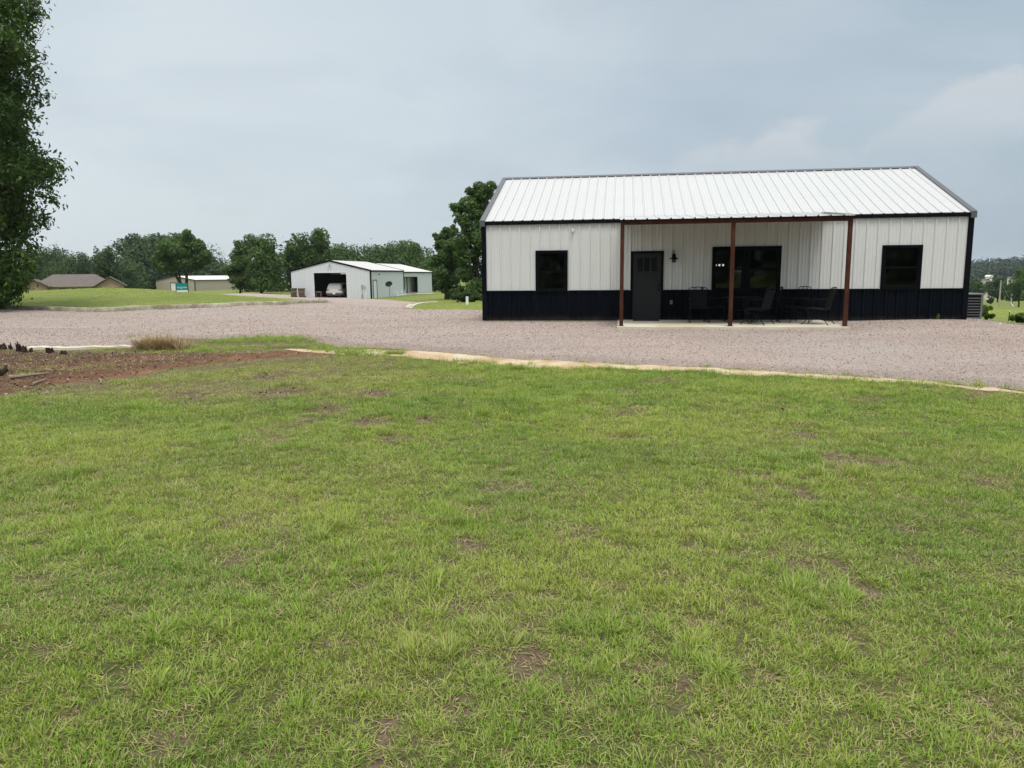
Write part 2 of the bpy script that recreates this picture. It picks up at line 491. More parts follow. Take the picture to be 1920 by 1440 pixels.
lw = t.node('ShaderNodeFresnel'); lw.inputs[0].default_value = 1.5
tr = t.node('ShaderNodeBsdfTransparent'); tr.inputs[0].default_value = (.3, .31, .31, 1)
gl = t.node('ShaderNodeBsdfGlossy'); gl.inputs['Roughness'].default_value = .03; gl.inputs[0].default_value = (.9, .95, .95, 1)
mx = t.node('ShaderNodeMixShader'); t.l.new(lw.outputs[0], mx.inputs[0]); t.l.new(tr.outputs[0], mx.inputs[1]); t.l.new(gl.outputs[0], mx.inputs[2])
M['glass'] = t.done(mx)
M['car_glass'] = paint('tinted_car_glass', (.008, .01, .012), .08, .5, .05)
def emit(name, col, s):
    t = NT(name); e = t.node('ShaderNodeEmission'); e.inputs[0].default_value = (*col, 1); e.inputs[1].default_value = s
    return t.done(e)
M['bulb'] = emit('lit_bulb', (1, .97, .9), 6.0)
M['tube_light'] = emit('lit_tube', (1, .98, .8), .6)

def leaf_mat(name, dark, light, yellow=(.11, .125, .03), rough=.55, trans=.25):
    t = NT(name)
    a = t.attr('lv').outputs['Fac']
    c = t.ramp(a, [(0.0, dark), (.75, light), (1.0, yellow)])
    n = t.noise(.35, 2, .5)
    c = t.mix(t.ramp(n, [(.35, .35), (.65, 0.0)]), c, dark)
    b = t.bsdf(c, rough, .3)
    tl = t.node('ShaderNodeBsdfTranslucent'); t.l.new(c, tl.inputs[0])
    mx = t.node('ShaderNodeMixShader'); mx.inputs[0].default_value = trans
    t.l.new(b.outputs[0], mx.inputs[1]); t.l.new(tl.outputs[0], mx.inputs[2])
    return t.done(mx)
M['leaf_near'] = leaf_mat('dark_tree_leaves', (.03, .06, .013), (.105, .19, .032), (.21, .3, .06), trans=.35)
M['leaf_dark'] = leaf_mat('deep_green_foliage', (.03, .06, .018), (.08, .14, .034), (.115, .18, .045), trans=.35)
M['leaf_mid'] = leaf_mat('mid_green_foliage', (.044, .09, .018), (.11, .195, .036), (.16, .245, .052), trans=.35)
M['leaf_bright'] = leaf_mat('fresh_green_foliage', (.06, .12, .02), (.14, .24, .04), (.2, .29, .06), trans=.5)
M['leaf_far'] = leaf_mat('far_hill_foliage', (.026, .044, .03), (.05, .08, .048), (.066, .10, .055))

# ------------------------------------------------------------------ outlines on the ground (read where the photo shows them)
def dense(poly, step, amp, seed, freq=.7, closed=True):
    """subdivide an outline and make it wander"""
    P = [np.array(p, float) for p in poly]; o = []
    n = len(P)
    for i in range(n if closed else n - 1):
        a, b = P[i], P[(i + 1) % n]
        L = np.linalg.norm(b - a); k = max(1, int(L / step))
        for j in range(k): o.append(a + (b - a) * j / k)
    if not closed: o.append(P[-1])
    o = np.array(o)
    dx = (fbm(o[:, 0] * freq, o[:, 1] * freq, seed, 4) - .5) * 2 * amp
    dy = (fbm(o[:, 0] * freq + 40, o[:, 1] * freq, seed + 3, 4) - .5) * 2 * amp
    return o + np.stack([dx, dy], 1)
def sdf(px, py, poly, cut=6.0):
    """signed distance, positive inside, clipped at +-cut"""
    px = np.asarray(px, float); py = np.asarray(py, float)
    A = np.asarray(poly); B = np.roll(A, -1, 0)
    res = np.full(px.shape, -cut)
    lo, hi = A.min(0) - cut, A.max(0) + cut
    idx = np.where((px > lo[0]) & (px < hi[0]) & (py > lo[1]) & (py < hi[1]))[0]
    for i in range(0, len(idx), 6000):
        j = idx[i:i + 6000]; x = px[j][:, None]; y = py[j][:, None]
        dx, dy = (B - A)[:, 0][None], (B - A)[:, 1][None]
        tt = np.clip(((x - A[None, :, 0]) * dx + (y - A[None, :, 1]) * dy) / (dx * dx + dy * dy + 1e-12), 0, 1)
        d2 = (x - A[None, :, 0] - tt * dx) ** 2 + (y - A[None, :, 1] - tt * dy) ** 2
        d = np.sqrt(d2.min(1))
        cr = ((A[None, :, 1] > y) != (B[None, :, 1] > y)) & (x < (dx) * (y - A[None, :, 1]) / np.where(np.abs(dy) < 1e-12, 1e-12, dy) + A[None, :, 0])
        ins = cr.sum(1) % 2 == 1
        res[j] = np.clip(np.where(ins, d, -d), -cut, cut)
    return res
def nearest(px, py, poly):
    A = np.asarray(poly); B = np.roll(A, -1, 0)
    ox, oy = px.copy(), py.copy()
    for i in range(0, len(px), 6000):
        x = px[i:i + 6000][:, None]; y = py[i:i + 6000][:, None]
        dx, dy = (B - A)[:, 0][None], (B - A)[:, 1][None]
        tt = np.clip(((x - A[None, :, 0]) * dx + (y - A[None, :, 1]) * dy) / (dx * dx + dy * dy + 1e-12), 0, 1)
        qx, qy = A[None, :, 0] + tt * dx, A[None, :, 1] + tt * dy
        k = ((x - qx) ** 2 + (y - qy) ** 2).argmin(1); r_ = np.arange(len(k))
        ox[i:i + 6000] = qx[r_, k]; oy[i:i + 6000] = qy[r_, k]
    return ox, oy

near_edge = gp([(1920, 733), (1700, 715), (1500, 701), (1300, 689), (1100, 681), (960, 674), (900, 668), (800, 661), (700, 655), (640, 654), (600, 645), (560, 634), (480, 633), (420, 636), (330, 634), (270, 644), (255, 654), (0, 655)])
left_kerb = gp([(-60, 580), (0, 580), (100, 583), (165, 585), (206, 584), (290, 580), (402, 577), (520, 572.5), (600, 569), (614, 567)])
GRAVEL = [(30, 1.0), (12.5, 6.3)] + near_edge + [(-24, 15.5), (-40, 17), (-40, 33)] + left_kerb + gp([(606, 564.5), (582, 563), (520, 559.3), (450, 555), (374, 549.4), (374, 548.2), (400, 549.5), (480, 551.5), (546, 555)]) \
    + [(-25, 92), (-17.5, 90)] + gp([(650, 559), (670, 561), (731, 563), (768, 566), (792, 568), (783, 570.5), (772, 574), (768, 579)]) + gp([(772, 581), (850, 581.5), (904, 582)]) + [(-.2, 33), (15.5, 31), (14.9, 23.0)] + gp([(1850, 602), (1920, 611)]) + [(30, 14)]
GRAVEL = dense(GRAVEL, .35, .13, 11, 1.1)
SAND = dense(gp([(520, 653), (600, 656), (700, 655), (800, 658), (900, 664), (960, 670), (1100, 678), (1300, 686), (1500, 698), (1700, 712), (1920, 730)]) + [(12.5, 6.6), (12.2, 5.9)] + gp([(1920, 739), (1700, 721.5), (1500, 709), (1300, 697), (1150, 692), (1020, 690), (930, 686), (850, 680), (790, 673), (720, 668), (620, 665), (540, 661)]), .15, .2, 23, 3.2)
SOIL = dense(gp([(-120, 655), (0, 657), (60, 657), (260, 660), (430, 662), (560, 657), (640, 664), (560, 672), (430, 683), (330, 692), (290, 705), (200, 716), (120, 723), (0, 746), (-160, 765)]), .25, .22, 31, 1.3)

# small worn spots in the lawn: photo pixel, half width, half height, strength
SPOTS = []
for (px, py, rw, rh, s) in [(510, 704, 34, 9, .95), (520, 738, 55, 12, .85), (360, 742, 60, 12, .55), (700, 740, 40, 8, 1), (615, 770, 45, 9, .8), (690, 793, 40, 10, 1), (800, 789, 26, 6, .9), (730, 681, 14, 6, .9), (740, 822, 40, 8, .8),
                            (1575, 862, 36, 13, 1), (1505, 816, 30, 8, .7), (1868, 1068, 26, 9, 1), (1000, 1240, 50, 26, .95), (880, 1020, 30, 10, .9), (720, 975, 14, 7, .9), (1392, 890, 26, 6, .9), (860, 1330, 28, 9, .9),
                            (1690, 1045, 40, 12, .6), (1210, 1255, 45, 10, .9), (1290, 1290, 16, 8, .9), (1440, 1270, 30, 12, .8), (1320, 1165, 35, 12, .7), (1180, 820, 60, 8, .45), (90, 1225, 26, 12, .8), (130, 1330, 30, 14, .8), (240, 1150, 60, 14, .5), (420, 1100, 60, 16, .45), (1070, 1000, 50, 20, .5), (1250, 1085, 60, 12, .55), (60, 1003, 40, 10, .6), (880, 955, 40, 12, .5), (1800, 940, 40, 8, .5), (1850, 1300, 60, 16, .5), (640, 1210, 50, 14, .45), (840, 1140, 30, 8, .8), (1480, 770, 30, 6, .5), (1890, 1360, 24, 8, .8)]:
    c = gnd(px, py); e = gnd(px + rw, py); g = gnd(px, py - rh)
    SPOTS.append((c[0], c[1], max(.06, abs(e[0] - c[0])), max(.06, abs(g[1] - c[1])), s))
def wear(x, y):
    w = np.zeros_like(x)
    jx = (fbm(x * 5, y * 5, 71, 3) - .5) * .5; jy = (fbm(x * 5 + 9, y * 5, 72, 3) - .5) * .5
    for (cx, cy, rx, ry, s) in SPOTS:
        m = (np.abs(x - cx) < 3 * rx) & (np.abs(y - cy) < 3 * ry)
        if not m.any(): continue
        d = ((x[m] - cx) / rx + jx[m]) ** 2 + ((y[m] - cy) / ry + jy[m]) ** 2
        w[m] = np.maximum(w[m], s * np.clip(1.45 - d, 0, 1))
    q = fbm(x * 1.3, y * 1.3, 44, 3)
    w = np.maximum(w, np.clip((q - .70) * 7, 0, .6))
    q = fbm(x * 4.5, y * 4.5, 47, 2)
    w = np.maximum(w, np.clip((q - .78) * 8, 0, .85))
    return w
def drytone(x, y):
    """0 lush green .. 1 straw"""
    q = .55 * fbm(x * .55, y * .55, 81, 3) + .45 * fbm(x * 1.9, y * 1.9, 85, 2)
    d = np.clip((q - .30) * 1.9, 0, 1)
    left = np.clip((-x - .6) / 3, 0, 1) * np.clip((y - 8.8) / 1.8, 0, 1)      # tired grass beside the bare soil
    return np.clip(d * .75 + left * .95, 0, 1)

# ------------------------------------------------------------------ ground sheet
ang = np.concatenate([np.linspace(-1.05, 1.05, 430), np.linspace(1.05, 2 * np.pi - 1.05, 70)[1:-1]])
NA = len(ang)
rad = np.concatenate([np.geomspace(.5, 40, 330), np.geomspace(40, 3500, 190)[1:]])
NR = len(rad)
GX = (np.sin(ang)[None] * rad[:, None]).ravel(); GY = (np.cos(ang)[None] * rad[:, None]).ravel()
GZ = H(GX, GY)
ii, jj = np.meshgrid(np.arange(NR - 1), np.arange(NA), indexing='ij')
QF = np.stack([ii * NA + jj, ii * NA + (jj + 1) % NA, (ii + 1) * NA + (jj + 1) % NA, (ii + 1) * NA + jj], -1).reshape(-1, 4)[:, ::-1]
g_wear = np.zeros_like(GX); m_ = (GY > .3) & (GY < 17) & (np.abs(GX) < 16)
g_wear[m_] = wear(GX[m_], GY[m_])
g_dry = drytone(GX, GY)
t = NT('lawn_ground')
aw = t.attr('wear').outputs['Fac']; ad = t.attr('dry').outputs['Fac']
n1 = t.noise(14, 5, .7); n2 = t.noise(90, 3, .7); n3 = t.noise(.35, 4, .6); n4 = t.noise(2.2, 4, .6)
thatch = t.mix(t.ramp(n1, [(.35, 0.0), (.65, 1.0)]), (.05, .062, .018), (.12, .115, .048))
thatch = t.mix(t.math('MULTIPLY', ad, .75), thatch, t.mix(n1, (.10, .075, .04), (.235, .18, .11)))
thatch = t.mix(t.ramp(n2, [(.4, 0.0), (.7, .7)]), thatch, (.025, .026, .012))
soil = t.mix(t.ramp(n1, [(.35, 0.0), (.65, 1.0)]), (.085, .058, .038), (.17, .125, .085))
soil = t.mix(t.ramp(n2, [(.45, 0.0), (.7, .8)]), soil, (.035, .025, .018))
near = t.mix(t.ramp(t.math('ADD', aw, t.math('MULTIPLY', t.math('SUBTRACT', n1, .5), .6)), [(.25, 0.0), (.6, 1.0)]), thatch, soil)
# mown grass too far away to show blades
field = t.mix(t.ramp(n3, [(.35, 0.0), (.65, 1.0)]), (.115, .16, .034), (.17, .21, .05))
field = t.mix(t.ramp(n4, [(.4, 0.0), (.75, .6)]), field, (.21, .195, .08))
gpos = t.node('ShaderNodeNewGeometry')
ln = t.node('ShaderNodeVectorMath', operation='LENGTH'); t.l.new(gpos.outputs['Position'], ln.inputs[0])
farm = t.ramp(t.math('DIVIDE', ln.outputs['Value'], 100.0), [(.20, 0.0), (.28, 1.0)])
M['lawn'] = t.done(t.bsdf(t.mix(farm, near, field), .95, .1, bump=n1, bstr=.6, bdist=.03))
verts = np.stack([GX, GY, GZ], 1)
me = np_mesh('ground', verts, QF, True, {'wear': ('FLOAT', 'POINT', g_wear), 'dry': ('FLOAT', 'POINT', g_dry)})
bm = bmesh.new(); bm.from_mesh(me); bm.verts.ensure_lookup_table()
bm.faces.new([bm.verts[i] for i in range(NA)][::-1]); bmesh.ops.recalc_face_normals(bm, faces=bm.faces); bm.to_mesh(me); bm.free()
if me.polygons[10].normal.z < 0: me.flip_normals()
tag(link('ground', me, M['lawn']), kind='structure')

def sheet(name, poly, mat, lift, feather, sel, crown=None):
    """a sheet over the ground: the ground's own quads inside the outline, border pulled onto the outline"""
    s = np.full_like(GX, -6.0); s[sel] = sdf(GX[sel], GY[sel], poly)
    ins = s > 0
    q = QF[ins[QF].any(1)]
    used = np.unique(q); x, y, d = GX[used].copy(), GY[used].copy(), s[used].copy()
    o = d <= 0
    x[o], y[o] = nearest(x[o], y[o], poly); d[o] = 0
    far = np.clip(np.sqrt(x * x + y * y) / 40, 1, 4)
    z = H(x, y) - .012 + (lift * far + .012) * np.clip(d / feather, 0, 1)
    rm = np.zeros(len(GX), np.int64); rm[used] = np.arange(len(used))
    me = np_mesh(name, np.stack([x, y, z], 1), rm[q], True, {'edge': ('FLOAT', 'POINT', d)})
    if me.polygons[len(me.polygons) // 2].normal.z < 0: me.flip_normals()
    return tag(link(name, me, mat), kind='structure')
front = (GY > .2) & (np.hypot(GX, GY) < 130)

def gravel_mat(name, light, mid, dark, tintn=.5):
    t = NT(name)
    v = t.voro(64); v2 = t.voro(32)
    sepc = t.node('ShaderNodeSeparateColor'); t.l.new(v.outputs['Color'], sepc.inputs[0])
    c = t.ramp(sepc.outputs[0], [(0.0, dark), (.3, mid), (.75, light), (1.0, tuple(min(1, x * 1.2) for x in light))])
    sep2 = t.node('ShaderNodeSeparateColor'); t.l.new(v2.outputs['Color'], sep2.inputs[0])
    c = t.mix(.18, c, t.ramp(sep2.outputs[1], [(0.0, dark), (.5, mid), (1.0, light)]))
    n = t.noise(.35, 4, .6, t.co('Object', (1, 1, 1))); n2 = t.noise(1.6, 4, .65)
    c = t.mix(t.ramp(n, [(.38, .4), (.62, 0.0)]), c, t.mix(.4, c, dark))
    n4 = t.noise(1.0, 3, .6, t.co('Object', (.16, 1.1, 1)))
    c = t.mix(t.ramp(n4, [(.36, .5), (.62, 0.0)]), c, t.mix(.45, c, dark))
    n3 = t.noise(.22, 3, .5)
    c = t.mix(t.ramp(n3, [(.45, 0.0), (.75, tintn)]), c, (.40, .375, .35))
    e = t.attr('edge').outputs['Fac']
    c = t.mix(t.ramp(t.math('MULTIPLY_ADD', n2, .55), [(0.0, .75), (.3, .55), (.75, .40), (1.0, 0.0)]), c, t.mix(.5, c, (.13, .075, .065)))
    c.node.inputs[0].links[0].from_node.inputs[0].links[0].from_node.inputs[2].default_value = 0.0
    t.l.new(e, c.node.inputs[0].links[0].from_node.inputs[0].links[0].from_node.inputs[2])
    return t.done(t.bsdf(c, .9, .15, bump=v.outputs['Distance'], bstr=.9, bdist=.025))
M['gravel'] = gravel_mat('pink_gravel', (.52, .43, .375), (.395, .315, .272), (.21, .155, .135))
sheet('gravel_drive', GRAVEL, M['gravel'], .045, .3, front)
t = NT('sandy_edge')
n = t.noise(1.3, 4, .6); n2 = t.noise(30, 3, .65)
c = t.ramp(n, [(.3, (.36, .235, .14)), (.5, (.50, .385, .25)), (.68, (.59, .51, .38))])
c = t.mix(t.ramp(n2, [(.42, 0.0), (.75, .6)]), c, (.22, .13, .08))
M['sand'] = t.done(t.bsdf(c, .95, .1, bump=n2, bstr=.5, bdist=.02))
sheet('sand_edge', SAND, M['sand'], .008, .15, (GY > 2) & (GY < 24) & (np.abs(GX) < 20))
t = NT('red_soil')
n = t.noise(.7, 5, .6); n2 = t.noise(9, 5, .7); n3 = t.noise(40, 3, .7)
c = t.ramp(n, [(.3, (.10, .05, .034)), (.5, (.18, .085, .052)), (.7, (.27, .14, .085))])
gx = t.node('ShaderNodeSeparateXYZ'); t.l.new(t.co(), gx.inputs[0])
mul = t.ramp(t.math('MULTIPLY_ADD', gx.outputs[0], -.1), [(.0, 0.0), (.1, 0.0), (.45, .9)])
mul.node.inputs[0].links[0].from_node.inputs[2].default_value = -.45
c = t.mix(t.math('MULTIPLY', mul, t.ramp(n2, [(.3, .4), (.6, 1.0)])), c, (.085, .052, .037))
c = t.mix(t.ramp(n3, [(.4, 0.0), (.7, .7)]), c, (.045, .025, .018))
M['soil'] = t.done(t.bsdf(c, .95, .1, bump=n2, bstr=.9, bdist=.06))
sheet('bare_soil', SOIL, M['soil'], .004, .2, (GY > 2) & (GY < 24) & (GX > -26) & (GX < 6))

# ------------------------------------------------------------------ grass, gravel stones, litter: stuff made of instances
HID = bpy.data.collections.new('scatter_sources')       # never linked to the scene: sources only
def blade_mesh(name, blades):
    """blades: list of (base xy, azimuth, length, width, lean0, lean1, value)"""
    vs, fs, bv = [], [], []
    for (bx, by, az, L, w, l0, l1, val) in blades:
        dirv = np.array([math.cos(az), math.sin(az)]); sd = np.array([-math.sin(az), math.cos(az)])
        p = np.array([bx, by, -.006]); k = len(vs); segs = 3
        for s in range(segs + 1):
            f = s / segs; ww = w * (1 - f ** 1.6) * .5 if s else w * .4
            if s < segs:
                vs.append((p[0] - sd[0] * ww, p[1] - sd[1] * ww, p[2])); vs.append((p[0] + sd[0] * ww, p[1] + sd[1] * ww, p[2]))
            else: vs.append(tuple(p))
            le = l0 + (l1 - l0) * f
            st = L / segs
            p = p + np.array([dirv[0] * math.sin(le) * st, dirv[1] * math.sin(le) * st, math.cos(le) * st])
        bv += [val] * (2 * segs + 1)
        for s in range(segs - 1): fs.append((k + 2 * s, k + 2 * s + 1, k + 2 * s + 3, k + 2 * s + 2))
        fs.append((k + 2 * segs - 2, k + 2 * segs - 1, k + 2 * segs))
    me = bpy.data.meshes.new(name); me.from_pydata(vs, [], fs)
    a = me.attributes.new('bv', 'FLOAT', 'POINT'); a.data.foreach_set('value', np.array(bv, np.float32))
    for p in me.polygons: p.use_smooth = True
    return me
rr = random.Random(3)
def short_tuft(n, spread, l0, l1, w):
    B = []
    for i in range(n):
        a = rr.uniform(0, 6.283); r_ = spread * math.sqrt(rr.random())
        az = a + rr.gauss(0, .9)
        L = rr.uniform(l0, l1)
        le = abs(rr.gauss(.8, .35)); B.append((r_ * math.cos(a), r_ * math.sin(a), az, L, w * rr.uniform(.7, 1.3), le * .6, min(1.75, le + rr.uniform(.3, 1.1)), rr.random()))
    return B
t = NT('grass_blades')
dry = t.attr('dry', 'INSTANCER').outputs['Fac']; br = t.attr('rnd', 'INSTANCER').outputs['Fac']; bv = t.attr('bv').outputs['Fac']
green = t.ramp(br, [(0.0, (.18, .32, .034)), (.5, (.275, .41, .046)), (1.0, (.36, .455, .06))])
straw = t.ramp(bv, [(0.0, (.30, .265, .085)), (.55, (.40, .325, .15)), (1.0, (.52, .42, .25))])
c = t.mix(t.math('MULTIPLY', t.math('ADD', dry, t.math('MULTIPLY', t.math('SUBTRACT', bv, .62), .9)), 1.0, True), green, straw)
c = t.mix(t.ramp(bv, [(0.0, .5), (.35, 0.0)]), c, (.085, .17, .03))
c = t.mix(t.ramp(bv, [(.80, 0.0), (.95, .75)]), c, (.46, .39, .21))
b = t.bsdf(c, .55, .3)
tl = t.node('ShaderNodeBsdfTranslucent'); t.l.new(c, tl.inputs[0])
mx = t.node('ShaderNodeMixShader'); mx.inputs[0].default_value = .35
t.l.new(b.outputs[0], mx.inputs[1]); t.l.new(tl.outputs[0], mx.inputs[2])
M['grass'] = t.done(mx)
def source(coll, name, me, mat):
    me.materials.append(mat); o = bpy.data.objects.new(name, me); coll.objects.link(o); return o
GC = bpy.data.collections.new('grass_sources')
for i in range(8): source(GC, 'a_tuft_%02d' % i, blade_mesh('grass_tuft', short_tuft(22, .055, .018, .044, .0042)), M['grass'])
for i in range(3): source(GC, 'b_tuft_%02d' % i, blade_mesh('tall_tuft', short_tuft(24, .035, .05, .11, .0046)), M['grass'])
for i in range(2):
    source(GC, 'c_tuft_%02d' % i, blade_mesh('straw', [(rr.uniform(-.06, .06), rr.uniform(-.06, .06), rr.uniform(0, 6.28), rr.uniform(.03, .10), .003, 1.3, 1.6, rr.uniform(.6, 1)) for _ in range(9)]), M['grass'])
for i in range(4):
    source(GC, 'd_thatch_%02d' % i, blade_mesh('thatch', [(rr.uniform(-.07, .07), rr.uniform(-.07, .07), rr.uniform(0, 6.28), rr.uniform(.02, .055), rr.uniform(.0028, .0045), rr.uniform(1.15, 1.5), 1.62, rr.uniform(.1, .95)) for _ in range(16)]), M['grass'])
M['straw'] = paint('dead_straw', (.44, .33, .19), .8, .2, .25, 9)
for i in range(2): source(GC, 'e_straw_%02d' % i, blade_mesh('tall_straw', short_tuft(30, .045, .08, .15, .0042)), M['straw'])
def scatter(name, pts, rot, scl, idx, fl, coll, label_kind='stuff'):
    """one object: points carrying size, turn and tint, with a node group that sets a source on each"""
    me = bpy.data.meshes.new(name); n = len(pts)
    me.vertices.add(n); me.vertices.foreach_set('co', np.asarray(pts, np.float32).ravel())
    for nm, ty, d in [('rot', 'FLOAT_VECTOR', rot), ('scl', 'FLOAT_VECTOR', scl), ('idx', 'INT', idx)] + [(k, 'FLOAT', v) for k, v in fl.items()]:
        a = me.attributes.new(nm, ty, 'POINT'); a.data.foreach_set('vector' if ty == 'FLOAT_VECTOR' else 'value', np.asarray(d, np.int32 if ty == 'INT' else np.float32).ravel())
    o = link(name, me); tag(o, kind=label_kind)
    ng = bpy.data.node_groups.new(name + '_nodes', 'GeometryNodeTree')
    ng.interface.new_socket('Geometry', in_out='INPUT', socket_type='NodeSocketGeometry'); ng.interface.new_socket('Geometry', in_out='OUTPUT', socket_type='NodeSocketGeometry')
    N, L = ng.nodes, ng.links
    gi, go = N.new('NodeGroupInput'), N.new('NodeGroupOutput')
    ip = N.new('GeometryNodeInstanceOnPoints'); ci = N.new('GeometryNodeCollectionInfo')
    ci.inputs['Collection'].default_value = coll; ci.inputs['Separate Children'].default_value = True; ci.inputs['Reset Children'].default_value = True
    def na(nm, ty):
        a = N.new('GeometryNodeInputNamedAttribute'); a.data_type = ty; a.inputs[0].default_value = nm; return a.outputs[0]
    L.new(gi.outputs[0], ip.inputs['Points']); L.new(ci.outputs[0], ip.inputs['Instance']); ip.inputs['Pick Instance'].default_value = True
    L.new(na('idx', 'INT'), ip.inputs['Instance Index'])
    er = N.new('FunctionNodeEulerToRotation'); L.new(na('rot', 'FLOAT_VECTOR'), er.inputs[0]); L.new(er.outputs[0], ip.inputs['Rotation'])
    L.new(na('scl', 'FLOAT_VECTOR'), ip.inputs['Scale']); L.new(ip.outputs[0], go.inputs[0])
    md = o.modifiers.new('scatter', 'NODES'); md.node_group = ng
    return o
def wedge(n, y0, y1, mx=1.3, slope=.74):
    """random points over the ground the photograph looks at, plus a margin at each side"""
    a = (slope * y0 + mx); b = (slope * y1 + mx)
    u = rng.random(int(n)); f = a / b
    y = y0 + (y1 - y0) * ((np.sqrt(f * f + u * (1 - f * f)) - f) / (1 - f))
    w = slope * y + mx
    return rng.uniform(-1, 1, int(n)) * w, y
def lawn_points():
    X, Y, S = [], [], []
    for (y0, y1, dens, s) in [(1.3, 3.2, 950, .95), (3.2, 5, 800, 1.0), (5, 8, 620, 1.1), (8, 17, 430, 1.3)]:
        area = (y1 - y0) * (.74 * (y0 + y1) + 7.2)
        x, y = wedge(area * dens, y0, y1, 3.6); X.append(x); Y.append(y); S.append(np.full(len(x), s))
    return np.concatenate(X), np.concatenate(Y), np.concatenate(S)
x, y, s = lawn_points()
sg = np.maximum(sdf(x, y, GRAVEL, 1.0), sdf(x, y, SAND, 1.0)); so = sdf(x, y, SOIL, 1.5) + (fbm(x * 1.7, y * 1.7, 121, 3) - .5) * 2.2 + .12
w = wear(x, y); dr = drytone(x, y)
patchy = fbm(x * 1.1, y * 1.1, 91, 3)
p = (1 - .93 * np.clip(w * 1.15, 0, 1))
gap = fbm(x * 10, y * 10, 131, 2)
p *= np.where(y < 10, np.clip((gap - .24) * 6, .35, 1), 1)
p *= np.clip((-sg - .05 * np.clip(-x, 0, 4)) / .45 + .62, 0, 1)
soilp = np.clip(.4 - so * 1.3, .0, 1) ** 1.5 + .28 * np.clip((patchy - .56) * 6, 0, 1)
p *= np.where(so > -.4, np.clip(soilp, 0, 1), 1)
leftt = np.clip((-x - .6) / 3, 0, 1) * np.clip((y - 8.9) / 1.6, 0, 1)
p *= 1 - .88 * leftt * np.clip((.64 - fbm(x * .9, y * 1.3, 141, 3)) * 6, 0, 1)
k = rng.random(len(x)) < p
x, y, s, w, dr, so, sg = x[k], y[k], s[k], w[k], dr[k], so[k], sg[k]
n = len(x)
idx = rng.integers(0, 8, n)
u = rng.random(n); clump = fbm(x * 2.6, y * 2.6, 101, 2)
idx = np.where(u < np.clip((clump - .66) * 1.6, .006, .4), rng.integers(8, 11, n), idx)
idx = np.where((rng.random(n) < .018 + .28 * w) & (idx < 8), rng.integers(11, 13, n), idx)
edge_lift = np.where((sg > -.35) & (sg < .1), 1.35, 1.0)
hgt = (.72 + .6 * fbm(x * .9, y * .9, 111, 3)) * edge_lift
sz = s * rng.uniform(.75, 1.25, n)
scl = np.stack([sz, sz, sz * hgt], 1)
z = H(x, y) + .002
rot = np.stack([rng.normal(0, .14, n), rng.normal(0, .14, n), rng.uniform(0, 6.283, n)], 1)
scatter('lawn_grass', np.stack([x, y, z], 1), rot, scl, idx, {'dry': np.clip(dr * .68 - .06 + rng.normal(0, .17, n) + .45 * w + np.where(idx > 10, .6, 0), 0, 1), 'rnd': np.clip(.5 + (patchy[k] - .5) * 1.8 + rng.normal(0, .18, n), 0, 1)}, GC)

# thatch: short dead blades lying flat between the tufts, and straw on the bare soil
X, Y = [], []
for (y0, y1, dens) in [(1.3, 4, 210), (4, 8, 140), (8, 17, 80)]:
    x_, y_ = wedge((y1 - y0) * (.74 * (y0 + y1) + 7.2) * dens, y0, y1, 3.6); X.append(x_); Y.append(y_)
x, y = np.concatenate(X), np.concatenate(Y)
sg = np.maximum(sdf(x, y, GRAVEL, 1.0), sdf(x, y, SAND, 1.0)); so = sdf(x, y, SOIL, 1.5)
k = (sg < -.06) & (rng.random(len(x)) < np.where(so > 0, .45, 1.0)); x, y, so = x[k], y[k], so[k]; n = len(x)
sz = rng.uniform(.8, 1.3, n) * np.where(y > 8, 1.4, 1)
scatter('lawn_thatch', np.stack([x, y, H(x, y) + .006], 1), np.stack([rng.normal(0, .12, n), rng.normal(0, .12, n), rng.uniform(0, 6.283, n)], 1), np.stack([sz, sz, sz], 1), rng.integers(13, 17, n), {'dry': np.clip(rng.normal(.75, .25, n) + np.where(so > 0, .4, 0), .1, 1.5), 'rnd': rng.random(n)}, GC)

# the mown lawn beyond the drive and the edges of the other lawns
xs, ys = wedge(60000, 30, 80, 2, .78)
sg = sdf(xs, ys, GRAVEL, 1.0)
k = (sg < -.1) & (rng.random(len(xs)) < np.clip(900 / ys ** 1.6, .05, 1))
k &= ~((np.abs((xs - BX) * math.cos(BYAW) + (ys - BY) * math.sin(BYAW) - 7) < 7.6) & (ys < 33.5))
xs, ys = xs[k], ys[k]; n = len(xs)
sz = rng.uniform(1.5, 2.6, n) * (ys / 40) ** .5
scatter('far_lawn_grass', np.stack([xs, ys, H(xs, ys)], 1), np.stack([rng.normal(0, .1, n), rng.normal(0, .1, n), rng.uniform(0, 6.28, n)], 1), np.stack([sz, sz, sz * .6], 1), rng.integers(0, 8, n), {'dry': np.clip(.45 + .7 * (fbm(xs * .3, ys * .3, 5, 3) - .5) + rng.normal(0, .1, n), 0, 1), 'rnd': np.clip(.85 + rng.normal(0, .15, n), 0, 1)}, GC)

